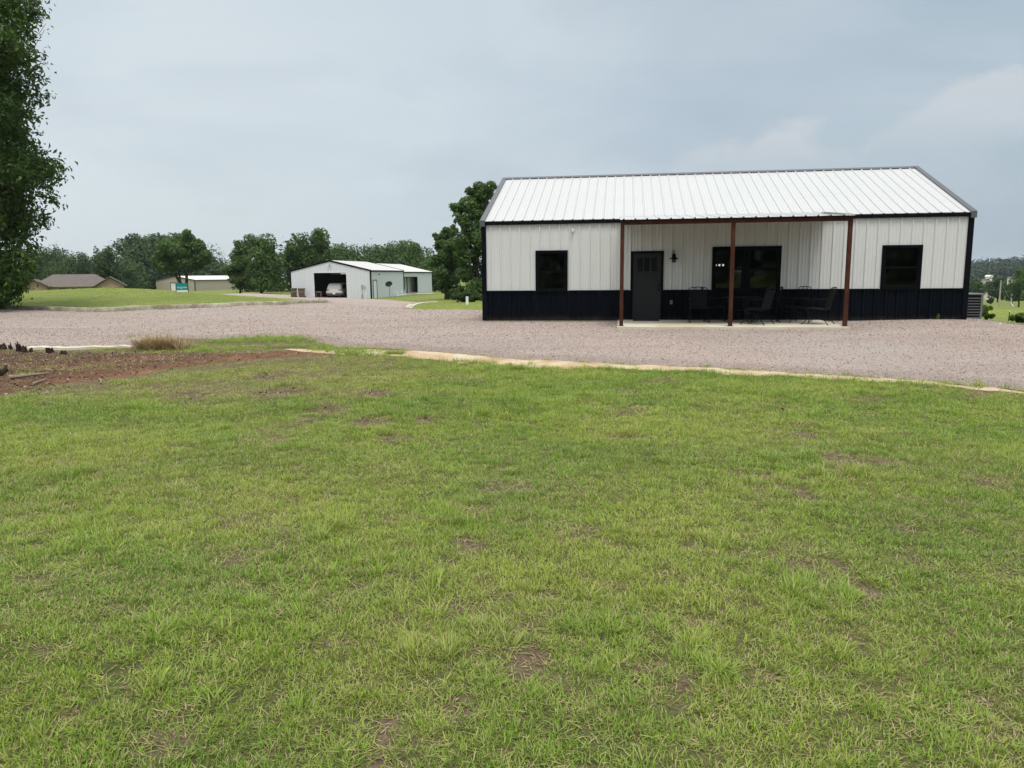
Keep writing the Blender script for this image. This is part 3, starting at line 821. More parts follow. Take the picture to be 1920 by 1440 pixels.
# weeds along the drive's edge
def weed_strip(pix, half, n, tall=False):
    P = np.array(gp(pix)); q = rng.integers(0, len(P) - 1, n); f = rng.random(n)
    xy = P[q] + (P[q + 1] - P[q]) * f[:, None] + rng.normal(0, 1, (n, 2)) * np.array(half)
    return xy
W = [weed_strip([(425, 640), (500, 637), (560, 640)], (.35, .35), 420), weed_strip([(540, 648), (600, 652), (700, 660)], (.3, .14), 130), weed_strip([(225, 633), (290, 634)], (.15, .12), 60), weed_strip([(600, 657), (660, 662), (690, 668)], (.3, .1), 120), weed_strip([(735, 664), (745, 664)], (.1, .08), 40),
     weed_strip([(300, 655), (420, 656)], (.5, .3), 160), weed_strip([(820, 675), (960, 686)], (.2, .06), 50)]
xy = np.concatenate(W); n = len(xy)
sz = rng.uniform(.9, 1.7, n)
scatter('edge_weeds', np.stack([xy[:, 0], xy[:, 1], H(xy[:, 0], xy[:, 1]) + .01], 1), np.stack([rng.normal(0, .1, n), rng.normal(0, .1, n), rng.uniform(0, 6.28, n)], 1), np.stack([sz, sz, sz], 1), rng.integers(5, 11, n), {'dry': np.clip(rng.normal(.15, .15, n), 0, 1), 'rnd': rng.random(n) * .7}, GC)
tag(bpy.data.objects['edge_weeds'], 'green weeds growing along the edge of the pink gravel drive', 'weeds')
# the clump of dead straw at the drive's edge
xy = weed_strip([(275, 655), (300, 656), (325, 656)], (.16, .10), 130); n = len(xy); sz = rng.uniform(2.3, 4.0, n)
o = scatter('dry_grass_clump', np.stack([xy[:, 0], xy[:, 1], H(xy[:, 0], xy[:, 1])], 1), np.stack([rng.normal(0, .15, n), rng.normal(0, .15, n), rng.uniform(0, 6.28, n)], 1), np.stack([sz * .7, sz * .7, sz * .9], 1), rng.integers(17, 19, n), {'dry': np.full(n, 1.0), 'rnd': rng.random(n)}, GC)
tag(o, 'clump of dead straw coloured grass at the near edge of the gravel drive', 'dry grass')

# loose stones on the drive
SCOL = bpy.data.collections.new('stone_sources')
t = NT('gravel_stone')
br = t.attr('rnd', 'INSTANCER').outputs['Fac']
c = t.ramp(br, [(0.0, (.18, .13, .115)), (.3, (.32, .245, .22)), (.7, (.48, .39, .35)), (1.0, (.64, .56, .51))])
M['stone'] = t.done(t.bsdf(c, .9, .2))
for i in range(5):
    bm = bmesh.new(); bmesh.ops.create_icosphere(bm, subdivisions=1, radius=1)
    for v in bm.verts: v.co *= rr.uniform(.7, 1.15)
    me = bpy.data.meshes.new('stone'); bm.to_mesh(me); bm.free(); source(SCOL, 'stone_%d' % i, me, M['stone'])
X, Y = [], []
for (y0, y1, dens) in [(7.5, 12, 130), (12, 17, 110), (17, 26, 60), (26, 50, 12)]:
    area = (y1 - y0) * (.74 * (y0 + y1) + 3); x, y = wedge(area * dens, y0, y1, 1.5); X.append(x); Y.append(y)
x, y = np.concatenate(X), np.concatenate(Y); sg = sdf(x, y, GRAVEL, 1.0)
lu = (x - BX) * math.cos(BYAW) + (y - BY) * math.sin(BYAW); lv = -(x - BX) * math.sin(BYAW) + (y - BY) * math.cos(BYAW)
k = (sg > .01 - rng.random(len(x)) ** 3.5 * .55) & ~((lu > -.08) & (lu < 14.1) & (lv > -.05)) & ~((lu > 4.1) & (lu < 10.15) & (lv > -2.75) & (lv < 0))
x, y, sg = x[k], y[k], sg[k]; n = len(x)
sz = rng.uniform(.007, .016, n) * (1 + (y > 17) * .35 + (y > 26) * .5)
sel = np.clip(sg / .3, 0, 1)
scatter('gravel_stones', np.stack([x, y, H(x, y) - .012 + .057 * sel + .003], 1), rng.uniform(0, 6.28, (n, 3)), np.stack([sz * rng.uniform(.9, 1.5, n), sz, sz * rng.uniform(.55, .9, n)], 1), rng.integers(0, 5, n), {'rnd': np.clip(rng.random(n) * .85 + .25 * (fbm(x * .4, y * .4, 9, 3) - .4), 0, 1)}, SCOL)

# leaf and twig litter on the bare soil
LC = bpy.data.collections.new('litter_sources')
t = NT('dead_leaf')
br = t.attr('rnd', 'INSTANCER').outputs['Fac']
c = t.ramp(br, [(0.0, (.05, .035, .025)), (.45, (.13, .085, .055)), (.75, (.22, .165, .115)), (1.0, (.42, .36, .29))])
M['litter'] = t.done(t.bsdf(c, .85, .2))
for i in range(3):
    me = bpy.data.meshes.new('dead_leaf'); me.from_pydata([(-1, 0, 0), (-.3, .45, .2), (.5, .35, .1), (1, 0, .25), (.4, -.4, .15), (-.4, -.4, .1 * i)], [], [(0, 1, 5), (1, 2, 4, 5), (2, 3, 4)]); source(LC, 'a_leaf_%d' % i, me, M['litter'])
for i in range(2):
    mb = MB(); mb.tube([(-1.5, 0, 0), (-.4, .1 * (i + 1), .05), (.5, -.08, .02), (1.5, .12, .06)], [.05, .05, .04, .02], 5); me = bpy.data.meshes.new('twig'); me.from_pydata(mb.v, [], mb.f); source(LC, 'b_twig_%d' % i, me, M['litter'])
xs = rng.uniform(-16, 2, 30000); ys = rng.uniform(9, 17.5, 30000)
so = sdf(xs, ys, SOIL, 2.0) + .25
dens = np.where(so > -.3, np.clip((-xs - 4) / 5, .10, 1), 0) * np.clip(.5 + so, 0, 1)
k = rng.random(len(xs)) < dens * .8
lx, ly = xs[k], ys[k]
for (cx, cy, rx, ry, s_) in SPOTS:
    q = int(8 + 60 * s_ * min(1, rx * ry * 2)); lx = np.concatenate([lx, rng.normal(cx, rx * .55, q)]); ly = np.concatenate([ly, rng.normal(cy, ry * .55, q)])
n = len(lx); sz = rng.uniform(.012, .030, n) * np.where(ly > 8, 1.0, .42)
scatter('leaf_litter', np.stack([lx, ly, H(lx, ly) + .012], 1), np.stack([rng.normal(0, .5, n), rng.normal(0, .5, n), rng.uniform(0, 6.28, n)], 1), np.stack([sz, sz, sz], 1), np.where(rng.random(n) < .2, rng.integers(3, 5, n), rng.integers(0, 3, n)), {'rnd': rng.random(n) ** 1.35}, LC)
tag(bpy.data.objects['leaf_litter'], 'dead leaves and twigs strewn over the bare red soil', 'leaf litter')

# ------------------------------------------------------------------ kerbs and loose bits round the drive
def kerb(name, pix, w, h, sel_step=.5, mat='kerb', wob=.03, sink=.05, pts=None):
    P = [Vector((a, b, 0)) for a, b in (pts or gp(pix))]
    P = smooth_path(P, 5); mb = MB(); rings = []
    for i, p in enumerate(P):
        d = (P[min(i + 1, len(P) - 1)] - P[max(i - 1, 0)]).normalized(); s_ = Vector((-d.y, d.x, 0))
        z = Hs(p.x, p.y); ww = w * rr.uniform(.9, 1.1); hh = h + rr.uniform(-wob, wob) * .5
        rings.append([(p + s_ * ww / 2) + Vector((0, 0, z - sink)), (p + s_ * ww * .46) + Vector((0, 0, z + hh * .8)), (p + s_ * ww * .3) + Vector((0, 0, z + hh)), (p - s_ * ww * .3) + Vector((0, 0, z + hh)), (p - s_ * ww * .46) + Vector((0, 0, z + hh * .8)), (p - s_ * ww / 2) + Vector((0, 0, z - sink))])
    mb.loft(rings)
    return tag(mb.build(name, M[mat], smooth=True, angle=50), kind='structure')
kerb('kerb', None, .26, .20, pts=[(-34, 37.2)] + gp([(-30, 579), (40, 580), (110, 582.5), (165, 584), (210, 583), (290, 579), (400, 575.8), (520, 571.5), (590, 568.6), (611, 566.6), (600, 563.8)]))
kerb('kerb', [(55, 655.5), (120, 655.2), (190, 654.6), (258, 654)], .22, .075, mat='concrete')
kerb('kerb', [(770, 577), (776, 573), (786, 570), (800, 568), (818, 566.8)], .3, .09, mat='concrete')
def rock(name, label, cat, loc, r, mat, seed, flat=.7):
    bm = bmesh.new(); bmesh.ops.create_icosphere(bm, subdivisions=3, radius=1); q = random.Random(seed)
    ph = [q.uniform(0, 6) for _ in range(6)]
    for v in bm.verts:
        c = v.co; f = 1 + .16 * math.sin(3 * c.x + ph[0]) * math.sin(2.5 * c.y + ph[1]) + .12 * math.sin(5 * c.z + ph[2] + 2 * c.x) + q.uniform(-.03, .03)
        v.co = Vector((c.x * f * r, c.y * f * r * .85, c.z * f * r * flat))
    me = bpy.data.meshes.new(name); bm.to_mesh(me); bm.free()
    o = link(name, me, mat); o.location = loc; return tag(o, label, cat)
p = gnd(768, 578); rock('boulder', 'pale stone at the tip of the curved kerb on the gravel', 'rock', (p[0], p[1], Hs(*p) + .06), .26, M['concrete'], 4)

# dark rotten stubs standing in the bare soil at the left edge
stub_labels = ['short dark stub at the very left edge of the bare soil', 'tallest dark rotten stub beside the kerb end', 'broad dark stub next to the tallest one', 'small dark stub in front of the kerb slab', 'lowest dark stub near the middle of the kerb slab', 'dark jagged stub left of the tallest stub']
for i, (px, py, h_, w_) in enumerate([(6, 656, .14, .24), (36, 659, .22, .12), (46, 660, .15, .2), (94, 661, .13, .15), (122, 664, .09, .2), (18, 656, .16, .08)]):
    p = gnd(px, py); mb = MB()
    for k_ in range(4):
        a = rr.uniform(0, 6.28); r_ = w_ * rr.uniform(.15, .6); hh = h_ * rr.uniform(.55, 1.0) if k_ else h_
        bx, by = r_ * math.cos(a), r_ * math.sin(a)
        mb.tube(smooth_path([(bx, by, -.08), (bx * 1.1 + .01, by, hh * .4), (bx * 1.3 + rr.uniform(-.03, .03), by + rr.uniform(-.03, .03), hh)], 3), [w_ * .34 * (1 - .13 * q_) for q_ in range(7)], 7)
    o = mb.build('tree_stub', M['stump'], smooth=False); o.location = (p[0], p[1], Hs(*p)); tag(o, stub_labels[i], 'stump', 'dark stubs in the bare soil')
for i, (a, b, r_, lab) in enumerate([((18, 713), (92, 704), .035, 'long pale stick lying in the leaf litter'), ((0, 706), (14, 692), .05, 'dark stick at the left edge of the leaf litter'), ((62, 724), (90, 714), .02, 'thin twig lying below the long pale stick'), ((188, 714), (192, 721), .018, 'short white twig on the red soil')]):
    pa, pb = gnd(*a), gnd(*b); mb = MB()
    q = [Vector((pa[0] + (pb[0] - pa[0]) * f, pa[1] + (pb[1] - pa[1]) * f + rr.uniform(-.03, .03), 0)) for f in (0, .3, .65, 1)]
    q = [Vector((v.x, v.y, Hs(v.x, v.y) + r_ * .9 + .01)) for v in q]
    mb.tube(smooth_path(q, 4), [r_ * (1 - .05 * j_) for j_ in range(13)], 7)
    tag(mb.build('stick', M['wood_old'] if i != 1 else M['stump']), lab, 'stick', 'sticks on the bare soil')


# ------------------------------------------------------------------ the main metal building
def corr(mb, O, U, Lr, Nn, u0, u1, l0, l1, phase=0.0, period=.305, hr=.026, close=False, minor=.006):
    """ribbed steel sheet: O + u*U + l*Lr, ribs standing out along Nn"""
    pat = [(0, 0), (.018, hr), (.044, hr), (.062, 0), (.122, 0), (.131, minor), (.145, minor), (.154, 0), (.213, 0), (.222, minor), (.236, minor), (.245, 0)]
    us = []
    k0 = int(math.floor((u0 - phase) / period)) - 1
    k = k0
    while phase + k * period < u1 + period:
        for (a, h) in pat: us.append((phase + k * period + a, h))
        k += 1
    def hat(u):
        for (a, ha), (b, hb) in zip(us, us[1:]):
            if a <= u <= b: return ha + (hb - ha) * (u - a) / max(1e-9, b - a)
        return 0
    prof = [(u0, hat(u0))] + [(a, h) for a, h in us if u0 + 1e-4 < a < u1 - 1e-4] + [(u1, hat(u1))]
    vs = []
    for (u, h) in prof:
        for l in (l0, l1): vs.append(O + U * u + Lr * l + Nn * h)
    n = len(mb.v); mb.v += [tuple(v) for v in vs]
    flip = U.cross(Lr).dot(Nn) < 0
    for i in range(len(prof) - 1):
        f = (n + 2 * i, n + 2 * i + 2, n + 2 * i + 3, n + 2 * i + 1)
        mb.f.append(f[::-1] if flip else f)
X, Y, Z = Vector((1, 0, 0)), Vector((0, 1, 0)), Vector((0, 0, 1))
def wall_regions(L, holes, k0, k1):
    """cut a wall strip round its openings"""
    cuts = sorted({0.0, L} | {h[0] for h in holes} | {h[1] for h in holes})
    out = []
    for a, b in zip(cuts, cuts[1:]):
        m = .5 * (a + b); ks = [(k0, k1)]
        for (ha, hb, ka, kb) in holes:
            if ha < m < hb:
                nk = []
                for (p, q) in ks:
                    if kb <= p or ka >= q: nk.append((p, q)); continue
                    if ka > p: nk.append((p, ka))
                    if kb < q: nk.append((kb, q))
                ks = nk
        for (p, q) in ks: out.append((a, b, p, q))
    return out
BL, BW, BE, RISE = 14.0, 8.98, 3.05, 1.808
SL = RISE / (BW / 2)
bld = thing('metal_building', 'long white metal building with black wainscot and a rust coloured porch', 'building', (BX, BY, BZ), BYAW)
WIN = [(1.67, 2.59, .90, 2.11), (6.95, 8.85, .88, 2.15), (11.70, 12.71, .92, 2.13)]
DOOR = (4.54, 5.49, -.01, 2.07)
WK = .914
mb = MB()
for (a, b, p, q) in wall_regions(BL, WIN + [DOOR], WK, BE): corr(mb, Vector((0, 0, 0)), X, Z, -Y, a, b, p, q, .21, hr=.034, minor=.008)
corr(mb, Vector((0, BW, 0)), X, Z, Y, 0, BL, WK, BE, .1)
mb.build('front_wall', M['wall_white'], bld, smooth=False, fixn=False)
mb = MB()
for (a, b, p, q) in wall_regions(BL, WIN + [DOOR], 0.0, WK): corr(mb, Vector((0, 0, 0)), X, Z, -Y, a, b, p, q, .21, hr=.034, minor=.008)
corr(mb, Vector((0, BW, 0)), X, Z, Y, 0, BL, 0, WK, .1)
corr(mb, Vector((0, 0, 0)), Y, Z, -X, 0, BW, 0, WK, .1); corr(mb, Vector((BL, 0, 0)), Y, Z, X, 0, BW, 0, WK, .1)
mb.build('wainscot', M['wall_black'], bld, smooth=False, fixn=False)
for (x, nn) in ((0, -X), (BL, X)):                      # gable walls, ribbed, following the roof slope
    mb = MB(); k = 0.0
    while k < BW - .01:
        e = min(k + .305, BW)
        top = lambda v: BE + SL * min(v, BW - v)
        n = len(mb.v)
        for (v, h) in ((k, 0), (k + .018, .026), (k + .044, .026), (k + .062, 0), (e, 0)):
            v = min(v, BW); mb.v += [tuple(Vector((x, v, WK)) + nn * h), tuple(Vector((x, v, top(v))) + nn * h)]
        for i in range(4): mb.f.append((n + 2 * i, n + 2 * i + 2, n + 2 * i + 3, n + 2 * i + 1))
        k += .305
    mb.build('gable_wall', M['wall_white'], bld, smooth=False)
# roof sheets
rl = math.hypot(BW / 2 + .08, SL * (BW / 2 + .08))
rs = Vector((0, 1, SL)).normalized(); rn = Vector((0, -SL, 1)).normalized()
O = Vector((0, -.08, BE + .015 - .08 * SL))
mb = MB()
corr(mb, O, X, rs, rn, -.04, 4.20, 0, rl, .0, hr=.03)
corr(mb, O, X, rs, rn, 4.20, 10.07, .24, rl, .0, hr=.03)
corr(mb, O, X, rs, rn, 10.07, BL + .04, 0, rl, .0, hr=.03)
rs2 = Vector((0, -1, SL)).normalized(); rn2 = Vector((0, SL, 1)).normalized()
corr(mb, Vector((0, BW + .08, BE + .015 - .08 * SL)), X, rs2, rn2, -.04, BL + .04, 0, rl, .0, hr=.03)
mb.build('roof', M['roof_white'], bld, smooth=False, fixn=False)
mb = MB()
kr = BE + .015 + SL * BW / 2
mb.prism([(BW / 2 - .17, kr - .17 * SL + .036), (BW / 2, kr + .042), (BW / 2 + .17, kr - .17 * SL + .036), (BW / 2 + .17, kr - .17 * SL + .028), (BW / 2, kr + .03), (BW / 2 - .17, kr - .17 * SL + .028)], 'x', -.07, BL + .07)
mb.build('ridge_cap', M['trim_grey'], bld)
for x0_, x1_ in ((-.075, .075), (BL - .075, BL + .075)):
    for sgn in (1, -1):
        mb = MB()
        def V(v): return v if sgn == 1 else BW - v
        pts = []
        for (v, dk) in ((-.10, .045), (BW / 2 - .005, .045), (BW / 2 - .005, -.14), (-.10, -.14)):
            pts.append((V(v), BE + .015 + SL * v + dk))
        mb.prism(pts, 'x', x0_, x1_)
        mb.build('rake_trim', M['trim_grey'], bld)
for bb in ((.075, 4.20, -.072, -.030, BE - .125, BE - .005), (10.07, BL - .08, -.072, -.030, BE - .125, BE - .005), (4.202, 10.068, -.06, -.030, BE - .125, BE - .03), (.08, BL - .08, BW + .03, BW + .07, BE - .125, BE - .005)):
    mb = MB(); mb.box(*bb); mb.build('eave_trim', M['trim_black'], bld)
for (xa, xb) in ((-.045, .10), (BL - .10, BL + .045)):
    for (ya, yb) in ((-.045, .10), (BW - .10, BW + .045)):
        mb = MB(); mb.box(xa, xb, ya, yb, .0, BE - .12); mb.build('corner_trim', M['trim_black'], bld, bevel=.004)
for (a, b) in ((.10, 1.60), (2.66, 4.50), (5.53, 6.88), (8.92, 11.63), (12.78, BL - .10)): mb = MB(); mb.box(a, b, -.038, -.001, WK - .022, WK + .012); mb.build('wainscot_trim', M['trim_black'], bld)
mb = MB(); mb.box(.02, BL - .02, .02, BW - .02, -.30, -.002); mb.build('foundation', M['concrete'], bld)
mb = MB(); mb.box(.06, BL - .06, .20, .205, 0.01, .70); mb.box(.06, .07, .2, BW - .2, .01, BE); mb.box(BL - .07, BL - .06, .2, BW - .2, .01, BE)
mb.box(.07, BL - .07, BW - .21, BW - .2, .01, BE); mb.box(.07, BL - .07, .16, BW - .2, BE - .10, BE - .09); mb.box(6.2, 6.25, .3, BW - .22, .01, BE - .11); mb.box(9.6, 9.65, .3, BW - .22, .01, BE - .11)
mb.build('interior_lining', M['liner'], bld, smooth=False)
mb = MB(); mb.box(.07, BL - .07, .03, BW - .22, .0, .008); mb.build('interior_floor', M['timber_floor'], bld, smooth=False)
# windows: frame > sashes, panes
def window(a, b, p, q, kind):
    fr = MB(); w = .075
    def ring(m, a, b, p, q, w, y0, y1):
        m.box(a, b, y0, y1, p, p + w); m.box(a, b, y0, y1, q - w, q); m.box(a, a + w, y0, y1, p + w, q - w); m.box(b - w, b, y0, y1, p + w, q - w)
    ring(fr, a - .035, b + .035, p - .03, q + .03, w, -.052, .10)
    if kind == 2: fr.box((a + b) / 2 - .075, (a + b) / 2 + .075, -.048, .10, p + w - .03, q + .03 - w)
    o = fr.build('window', M['frame_black'], bld, bevel=.003)
    sp = [(a + w - .035, b - w + .035)] if kind == 1 else [(a + w - .035, (a + b) / 2 - .075), ((a + b) / 2 + .075, b - w + .035)]
    m = .5 * (p + q)
    for (c, d) in sp:
        s1 = MB(); ring(s1, c, d, m - .02, q - w + .03, .045, .0, .05); s1.build('upper_sash', M['frame_black'], o, bevel=.002)
        s2 = MB(); ring(s2, c, d, p + w - .03, m + .025, .05, -.03, -.002); s2.build('lower_sash', M['frame_black'], o, bevel=.002)
        g = MB(); g.box(c + .04, d - .04, .024, .026, m + .02, q - w); g.build('pane', M['glass'], o, smooth=False)
        g = MB(); g.box(c + .045, d - .045, -.016, -.014, p + w + .01, m - .02); g.build('pane', M['glass'], o, smooth=False)
    return o
window(*WIN[0], 1); window(*WIN[1], 2); window(*WIN[2], 1)
# front door
a, b, p, q = DOOR
d = MB(); d.box(a + .055, b - .055, .0, .045, .035, q - .055)
x0_, x1_ = a + .055, b - .055; wd = x1_ - x0_
for (c, e, f, g) in ((x0_, x0_ + .11, .035, q - .055), (x1_ - .11, x1_, .035, q - .055), (x0_ + .11, x1_ - .11, .035, .27), (x0_ + .11, x1_ - .11, 1.36, 1.47), (x0_ + .11, x1_ - .11, q - .17, q - .055), ((x0_ + x1_) / 2 - .04, (x0_ + x1_) / 2 + .04, .27, 1.36)): d.box(c, e, -.012, -.0005, f, g)
lw_ = (wd - .22) / 3
for i in (1, 2): d.box(x0_ + .11 + lw_ * i - .02, x0_ + .11 + lw_ * i + .02, -.012, -.0005, 1.47, q - .17)
d.box(x0_ + .04, x1_ - .04, -.03, -.012, 1.425, 1.45)
dr_ = d.build('door', M['door_grey'], bld, bevel=.003)
f = MB(); f.box(a - .01, a + .055, -.05, .09, -.0, q + .01); f.box(b - .055, b + .01, -.05, .09, -.0, q + .01); f.box(a + .055, b - .055, -.05, .09, q - .055, q + .01); f.build('door_frame', M['frame_black'], dr_, bevel=.003)
for i in range(3):
    g = MB(); g.box(x0_ + .11 + lw_ * i + .025, x0_ + .11 + lw_ * (i + 1) - .025, -.006, -.001, 1.485, q - .185); g.build('door_lite', M['car_glass'], dr_, smooth=False)
f = MB(); f.box(a - .01, b + .01, -.11, .02, -.002, .028); f.build('threshold', M['steel'], dr_, bevel=.003)
h = MB(); Mx = Matrix.Rotation(R(90), 4, 'X'); T = Matrix.Translation((x1_ - .06, -.012, 1.06))
h.lathe([(.032, 0), (.032, .012), (.022, .02), (.022, .035), (.012, .04)], M=T @ Mx, seg=14); h.build('deadbolt', M['iron'], dr_)
h = MB(); T = Matrix.Translation((x1_ - .06, -.012, .92))
h.lathe([(.034, 0), (.034, .01), (.012, .016), (.012, .035), (.028, .045), (.032, .06), (.02, .075)], M=T @ Mx, seg=14); h.build('handle', M['iron'], dr_)
# wall lamp, outlet, small white eave lamp
l = MB(); c = (5.79, -.24)
l.box(c[0] - .05, c[0] + .05, -.035, -.001, 1.84, 1.98)
l.tube(smooth_path([(c[0], -.03, 1.93), (c[0], -.08, 2.05), (c[0], -.19, 2.10), (c[0], c[1], 2.03)], 5), .012, 8)
wl_ = l.build('wall_lamp', M['iron'], bld)
l = MB(); l.lathe([(.012, .20), (.05, .17), (.055, .09), (.075, .075), (.15, .035), (.152, .028), (.13, .028), (.06, .06)], (c[0], c[1], 1.80), 22); l.build('lamp_shade', M['iron'], wl_)
l = MB(); l.lathe([(.045, .05), (.07, .0), (.065, -.05), (.03, -.075)], (c[0], c[1], 1.80), 18); l.build('lamp_glass', M['glass'], wl_)
o_ = MB(); o_.box(5.71, 5.79, -.065, -.027, .49, .615); o_.box(5.725, 5.775, -.072, -.066, .52, .585); o_.build('outlet', M['outlet'], bld, bevel=.004)
l = MB(); l.lathe([(.045, 0), (.045, .01), (.02, .02), (.02, .05)], M=Matrix.Translation((2.78, -.028, 2.74)) @ Mx, seg=14); l.lathe([(.03, .04), (.03, -.04), (.022, -.06)], (2.78, -.085, 2.735), 12); l.build('eave_lamp', M['white_plastic'], bld)
M['shade_sheet'] = paint('dark_shade_sheet', (.055, .05, .042), .8, .2, .2)  # kept dark to cut the light bounced onto the porch wall
# porch: posts, beam, sheet
PD = 2.673; PT = 2.80
PX = [4.268, 7.124, 10.004]
for xx in PX:
    m = MB(); m.box(xx - .05, xx + .05, -PD - .05, -PD + .05, .026, PT - .002 if xx != PX[1] else PT - .10); m.build('post', M['rust'], bld, bevel=.006)
    m = MB(); m.box(xx - .085, xx + .085, -PD - .085, -PD + .085, .020, .0255); m.build('post_base', M['rust'], bld)
m = MB()
for xa, xb in ((PX[0] + .051, PX[2] - .051),): m.box(xa, xb, -PD - .05, -PD + .05, PT - .10, PT)
m.build('porch_beam', M['rust'], bld, bevel=.005)
for xx in PX: m = MB(); m.bar((xx, -PD + .06, PT - .055), (xx, -.06, PT + .13), .05, .10); m.build('porch_rafter', M['rust'], bld)
ps = Vector((0, 1, .10)).normalized(); pn = Vector((0, -.10, 1)).normalized()
m = MB(); corr(m, Vector((0, -PD - .15, PT + .022)), X, ps, pn, 4.205, 10.07, 0, 3.02, .0, period=.305, hr=.03); m.build('porch_roof', M['roof_white'], bld, smooth=False, fixn=False)
m = MB(); m.add([(4.21, -PD - .12, PT + .0185), (10.065, -PD - .12, PT + .0185), (10.065, -.07, PT + .276), (4.21, -.07, PT + .276), (4.21, -PD - .12, PT + .0195), (10.065, -PD - .12, PT + .0195), (10.065, -.07, PT + .277), (4.21, -.07, PT + .277)], [(0, 3, 2, 1), (4, 5, 6, 7), (0, 1, 5, 4), (1, 2, 6, 5), (2, 3, 7, 6), (3, 0, 4, 7)]); m.build('porch_shade_sheet', M['shade_sheet'], bld, smooth=False)  # unseen dark sheet added under the porch roof to deepen the wall's shade
m = MB(); m.box(PX[0] - .05, PX[2] + .05, -PD - .055, -PD + .02, PT + .001, PT + .017); m.build('porch_closure', M['frame_black'], bld)
m = MB(); m.bar((9.30, -PD - .10, PT + .115), (10.03, -PD + .1, PT + .075), .16, .012); m.bar((9.25, -PD - .16, PT + .10), (10.02, -PD + .02, PT + .06), .012, .05); m.build('porch_flashing', M['roof_white'], bld)
m = MB(); m.box(4.17, 4.25, -.14, -.075, BE - .02, BE + .05); m.build('eave_end_cap', M['white_plastic'], bld)
# concrete slab under the porch
m = MB(); m.box(4.16, 10.06, -2.95, -.012, -.22, .020)
o = m.build('patio_slab', M['concrete'], None, bevel=.008); o.location = (BX, BY, BZ); o.rotation_euler = (0, 0, BYAW); tag(o, kind='structure')
def L2W(u, v, k=0.0):
    c, s = math.cos(BYAW), math.sin(BYAW)
    return (BX + u * c - v * s, BY + u * s + v * c, BZ + k)
def place(o, u, v, k=.021, rz=0): o.location = L2W(u, v, k); o.rotation_euler = (0, 0, BYAW + rz); return o
m = MB(); m.prism([(-.39, -.2), (.39, -.2), (.39, .2), (-.39, .2)], 'z', 0, .014)
o = m.build('doormat', M['rubber'], None, bevel=.004); place(o, 5.0, -.34); tag(o, 'thin black doormat in front of the grey door', 'doormat')

# ------------------------------------------------------------------ porch furniture
def grid_panel(mb, path, half, th=.012, sag=.02):
    """thin shaped panel running along a side profile (x,z), width 2*half"""
    P = [Vector((p[0], 0, p[1])) for p in path]; n = len(P); m = 7
    top, bot = [], []
    for i in range(n):
        d = (P[min(i + 1, n - 1)] - P[max(i - 1, 0)]).normalized(); nn = Vector((-d.z, 0, d.x))
        for j in range(m):
            y = -half + 2 * half * j / (m - 1); s = -sag * (1 - (y / half) ** 2)
            top.append(P[i] + nn * (s + th / 2) + Vector((0, y, 0))); bot.append(P[i] + nn * (s - th / 2) + Vector((0, y, 0)))
    N = n * m; vs = top + bot; fs = []
    for i in range(n - 1):
        for j in range(m - 1):
            a = i * m + j; fs.append((a, a + 1, a + m + 1, a + m)); fs.append((N + a, N + a + m, N + a + m + 1, N + a + 1))
    for i in range(n - 1):
        a = i * m; fs.append((a, a + m, N + a + m, N + a)); a = i * m + m - 1; fs.append((a, N + a, N + a + m, a + m))
    for j in range(m - 1):
        a = j; fs.append((a, N + a, N + a + 1, a + 1)); a = (n - 1) * m + j; fs.append((a, a + 1, N + a + 1, N + a))
    mb.add(vs, fs)
